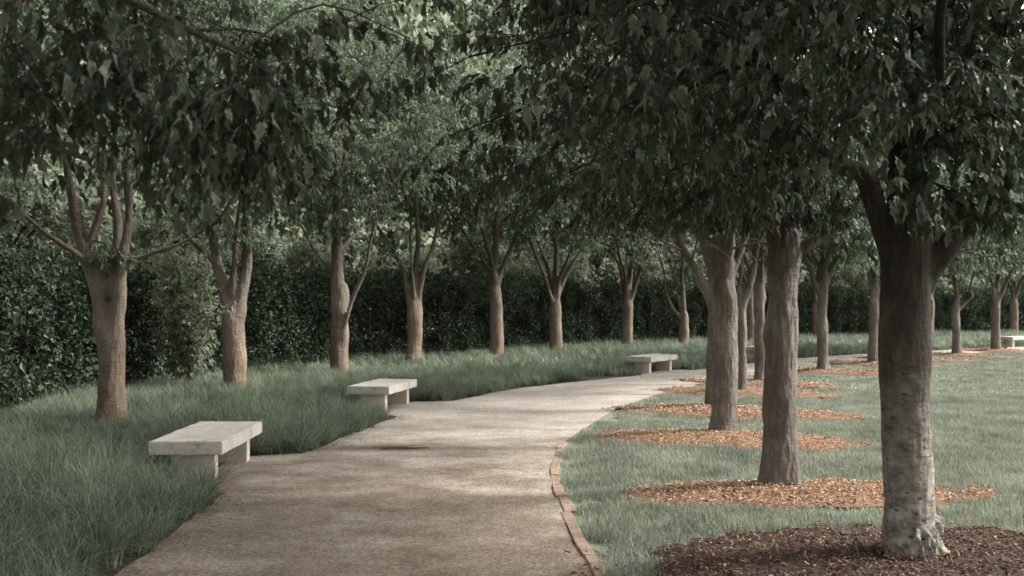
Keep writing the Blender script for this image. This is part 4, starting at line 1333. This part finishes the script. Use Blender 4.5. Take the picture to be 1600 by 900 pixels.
hedge = thing('hedge', 'tall dark clipped hedge running behind the outer row of trees', 'hedge', (0, 0, 0))
hed_mesh = []
for s in range(3):
    rg = np.random.default_rng(60 + s)
    n = 9500
    u = rg.uniform(-1.45, 1.45, n)
    side = rg.uniform(0, 1, n) ** 0.5
    ztop = 2.4 + .45 * vnoise(np.c_[u * 1.3 + s * 7, u * 0, u * 0], 1, 3) + .2 * rg.uniform(0, 1, n) ** 4
    z = rg.uniform(0.03, 1, n) ** .85 * ztop
    depth = (0.62 + .38 * vnoise(np.c_[u * 1.9, z * 1.9, u * 0 + s], 1, 8)) * np.clip(.35 + z / .6, .3, 1) * np.clip((ztop - z) / .35 + .25, .3, 1)
    v = np.sign(rg.uniform(-1, 1, n)) * side * depth
    wisp = rg.uniform(0, 1, n) < .16 * (vnoise(np.c_[u * 3, z * 2.5, u * 0 + s * 3], 1, 17) > .1)
    v = np.where(wisp, v * 1.35 + np.sign(v) * .1, v); z = np.where(wisp, z * 1.10 + .03, z)
    hed_mesh.append(leaf_cloud(np.stack([u, v, z], -1), rg, .095, 'leaf_hedge', 'far', .5, s))
gs = Geo()
stem_meshes = []
for s in range(3):
    rg = random.Random(s)
    P = smooth_path([(0, 0, -.05), (rg.uniform(-.06, .06), rg.uniform(-.05, .05), .5), (rg.uniform(-.2, .2), 0, 1.1), (rg.uniform(-.3, .3), 0, 1.9)], 8)
    v, q, t = tube(P, np.linspace(.035, .01, 8), 6, .1, s)
    gg = Geo(); gg.add(v, q, t); stem_meshes.append(gg.mesh('stem', [M['bark_limb']]))
H3 = np.c_[HEDGE, HEDGE[:, 0] * 0]
cum = np.r_[0, np.cumsum(np.hypot(*np.diff(HEDGE, axis=0).T))]
ss = np.arange(0.8, cum[-1] - 1, 2.45)
for k, s in enumerate(ss):
    p = np.array([np.interp(s, cum, HEDGE[:, 0]), np.interp(s, cum, HEDGE[:, 1])])
    p2 = np.array([np.interp(s + .3, cum, HEDGE[:, 0]), np.interp(s + .3, cum, HEDGE[:, 1])])
    if p[1] < 5: continue
    o = link('foliage', hed_mesh[k % 3], hedge, (p[0], p[1], 0))
    o.rotation_euler = (0, 0, math.atan2(p2[1] - p[1], p2[0] - p[0]) + (PI if (k * 7) % 5 < 2 else 0))
    o.scale = (1, 1, 1.0 + .05 * math.sin(k * 2.3))
    o['kind'] = 'stuff'
    for j in range(3):
        sj = s + (j - 1) * .8 + random.uniform(-.2, .2)
        e = link('stem', stem_meshes[j], hedge, (np.interp(sj, cum, HEDGE[:, 0]) + .0, np.interp(sj, cum, HEDGE[:, 1]) - .3, 0))
        e.rotation_euler = (0, 0, random.uniform(0, 6))

# light green young tree in front of the hedge between the first two outer trunks
sh = thing('young_tree', 'light green young tree spreading against the dark hedge between the two leftmost trunks', 'tree', (-6.6, 19.6, 0))
rg = np.random.default_rng(9)
g = Geo(); pts = []
for k in range(30):
    a = rg.uniform(0, 2 * PI); top = rg.uniform(1.3, 3.9); rr = rg.uniform(.35, 1.6)
    e = (rr * math.cos(a), rr * .6 * math.sin(a) - .2, top - rr * .7)
    mid = (e[0] * .45, e[1] * .45, top * .8)
    P = smooth_path([(0, 0, -.02), (e[0] * .12, 0, top * .4), mid, e], 12)
    v, q, t = tube(P, np.linspace(.016, .003, 12), 4, 0, cap=False); g.add(v, q)
    for _ in range(34):
        u = rg.uniform(.15, 1.02) * 11; i = int(min(u, 10)); b = P[i] + (P[i + 1] - P[i]) * (u - i)
        pts.append(b + rg.normal(0, 1, 3) * [.17, .14, .10])
link('stem', g.mesh('stem', [M['bark_limb']]), sh)
pts = np.array(pts)
Pq, tip, nr, sz = sprig_leaves(pts, rg.normal(0, 1, pts.shape) + [0, 0, -.2], rg, 6, .14, .085, .5)
v, t, k = leaves_geo('mid', Pq, tip, nr, sz, 5)
o = link('crown', mesh_np('crown', v, t, None, [M['leaf_light']], face_attr=k, smooth=False), sh); o['kind'] = 'stuff'

# ================================================================ trees beyond the hedge
def far_tree_meshes(seed, R, H):
    rg = np.random.default_rng(seed)
    g = Geo()
    P = smooth_path([(0, 0, -.1), (.05, 0, H * .3), (0, .1, H * .6), (.1, 0, H * .9)], 12)
    v, q, t = tube(P, np.linspace(.22, .05, 12), 8, .08, seed); g.add(v, q, t)
    centers = []
    for k in range(26):
        d = norm(rg.normal(0, 1, 3)); rad = rg.uniform(.4, 1) ** .5
        c = np.array([d[0] * R * rad, d[1] * R * rad, H * .52 + d[2] * H * .46 * rad])
        i = int(np.clip((c[2] / H) * 8, 2, 9))
        Q = smooth_path([P[i], (P[i] + c) / 2 + [0, 0, .3], c], 6)
        v, q, _ = tube(Q, np.linspace(.06, .015, 6), 4, 0, cap=False); g.add(v, q)
        centers.append(c)
    n = 11500
    ci = rg.integers(0, len(centers), n)
    off = rg.normal(0, 1, (n, 3)); off = norm(off) * rg.uniform(.2, 1, n)[:, None] ** .5
    pts = np.array(centers)[ci] + off * np.array([R * .42, R * .42, H * .17])
    pts = pts[pts[:, 2] > .3]
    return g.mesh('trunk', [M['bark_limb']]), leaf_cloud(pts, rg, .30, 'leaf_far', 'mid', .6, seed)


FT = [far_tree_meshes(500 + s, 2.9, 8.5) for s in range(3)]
back = offset_line(OUTER, 11.5, 300)[:, :2]
back0 = offset_line(OUTER, 6.2, 300)[:, :2]
back2 = offset_line(OUTER, 18.0, 300)[:, :2]
r_ = random.Random(12)
for line, step, sc0, tall in [(back0, 5.4, .6, .55), (back, 3.7, 1.1, 1.3), (back2, 4.4, 1.7, 2.35)]:
    cum = np.r_[0, np.cumsum(np.hypot(*np.diff(line, axis=0).T))]
    for k, s in enumerate(np.arange(2, cum[-1], step)):
        px, py = np.interp(s, cum, line[:, 0]), np.interp(s, cum, line[:, 1])
        if py < 9 or abs(px) > .60 * py + 4: continue
        t = thing('background_tree', 'low bushy tree whose top shows over the hedge' if tall < 1 else 'bright leafy tree of the belt beyond the hedge' if tall < 1.5 else 'tall leafy tree farther back in the belt beyond the hedge', 'tree',
                  (px + r_.uniform(-.5, .5), py + r_.uniform(-.6, .6), 0), r_.uniform(0, 6.28), 'low trees right behind the hedge' if tall < 1 else 'trees beyond the hedge' if tall < 1.5 else 'tall trees farther beyond the hedge')
        a, b = FT[k % 3]
        link('trunk', a, t); c = link('crown', b, t); c['kind'] = 'stuff'
        s1 = sc0 * r_.uniform(.9, 1.12)
        t.scale = (s1, s1, s1 * r_.uniform(.9, 1.1) * tall / sc0)

# ================================================================ fallen leaves
M['dry_leaf'] = simple_noise_mat('dry_leaf', [(0.3, (0.20, 0.08, 0.035)), (0.7, (0.36, 0.17, 0.075))], 12, .2)
tv, tt = leaf_template('near', .25, .35)
dl = mesh_np('fallen_leaf', tv * .06, tt, None, [M['dry_leaf']], smooth=False)
for k, (px, py) in enumerate([(318, 803), (306, 800), (425, 733), (560, 690), (780, 612), (985, 592), (1003, 590), (1118, 828), (1090, 812), (1470, 808), (350, 757), (612, 690), (940, 822), (1180, 742)]):
    d = F_PX * H_CAM / (py - HORIZON)
    on_path = px < 1050
    o = link('fallen_leaf', dl, None, ((px - 800) / F_PX * d, d, .02 if on_path else .06))
    o.rotation_euler = (.2, .1, k * 1.3)
    tag(o, 'small dry orange leaf lying on the gravel path' if on_path else 'small dry orange leaf lying on the short grass', 'leaf', 'dry leaves on the gravel' if on_path else 'dry leaves on the lawn')

tot = sum(len(o.data.loop_triangles) if False else sum(len(p.vertices) - 2 for p in []) for o in [] )
uniq = {o.data for o in bpy.data.objects if o.type == 'MESH'}
print('unique faces', sum(len(m.polygons) for m in uniq), 'objects', len(SC.objects))
bpy.data.scenes.remove(FUSE)
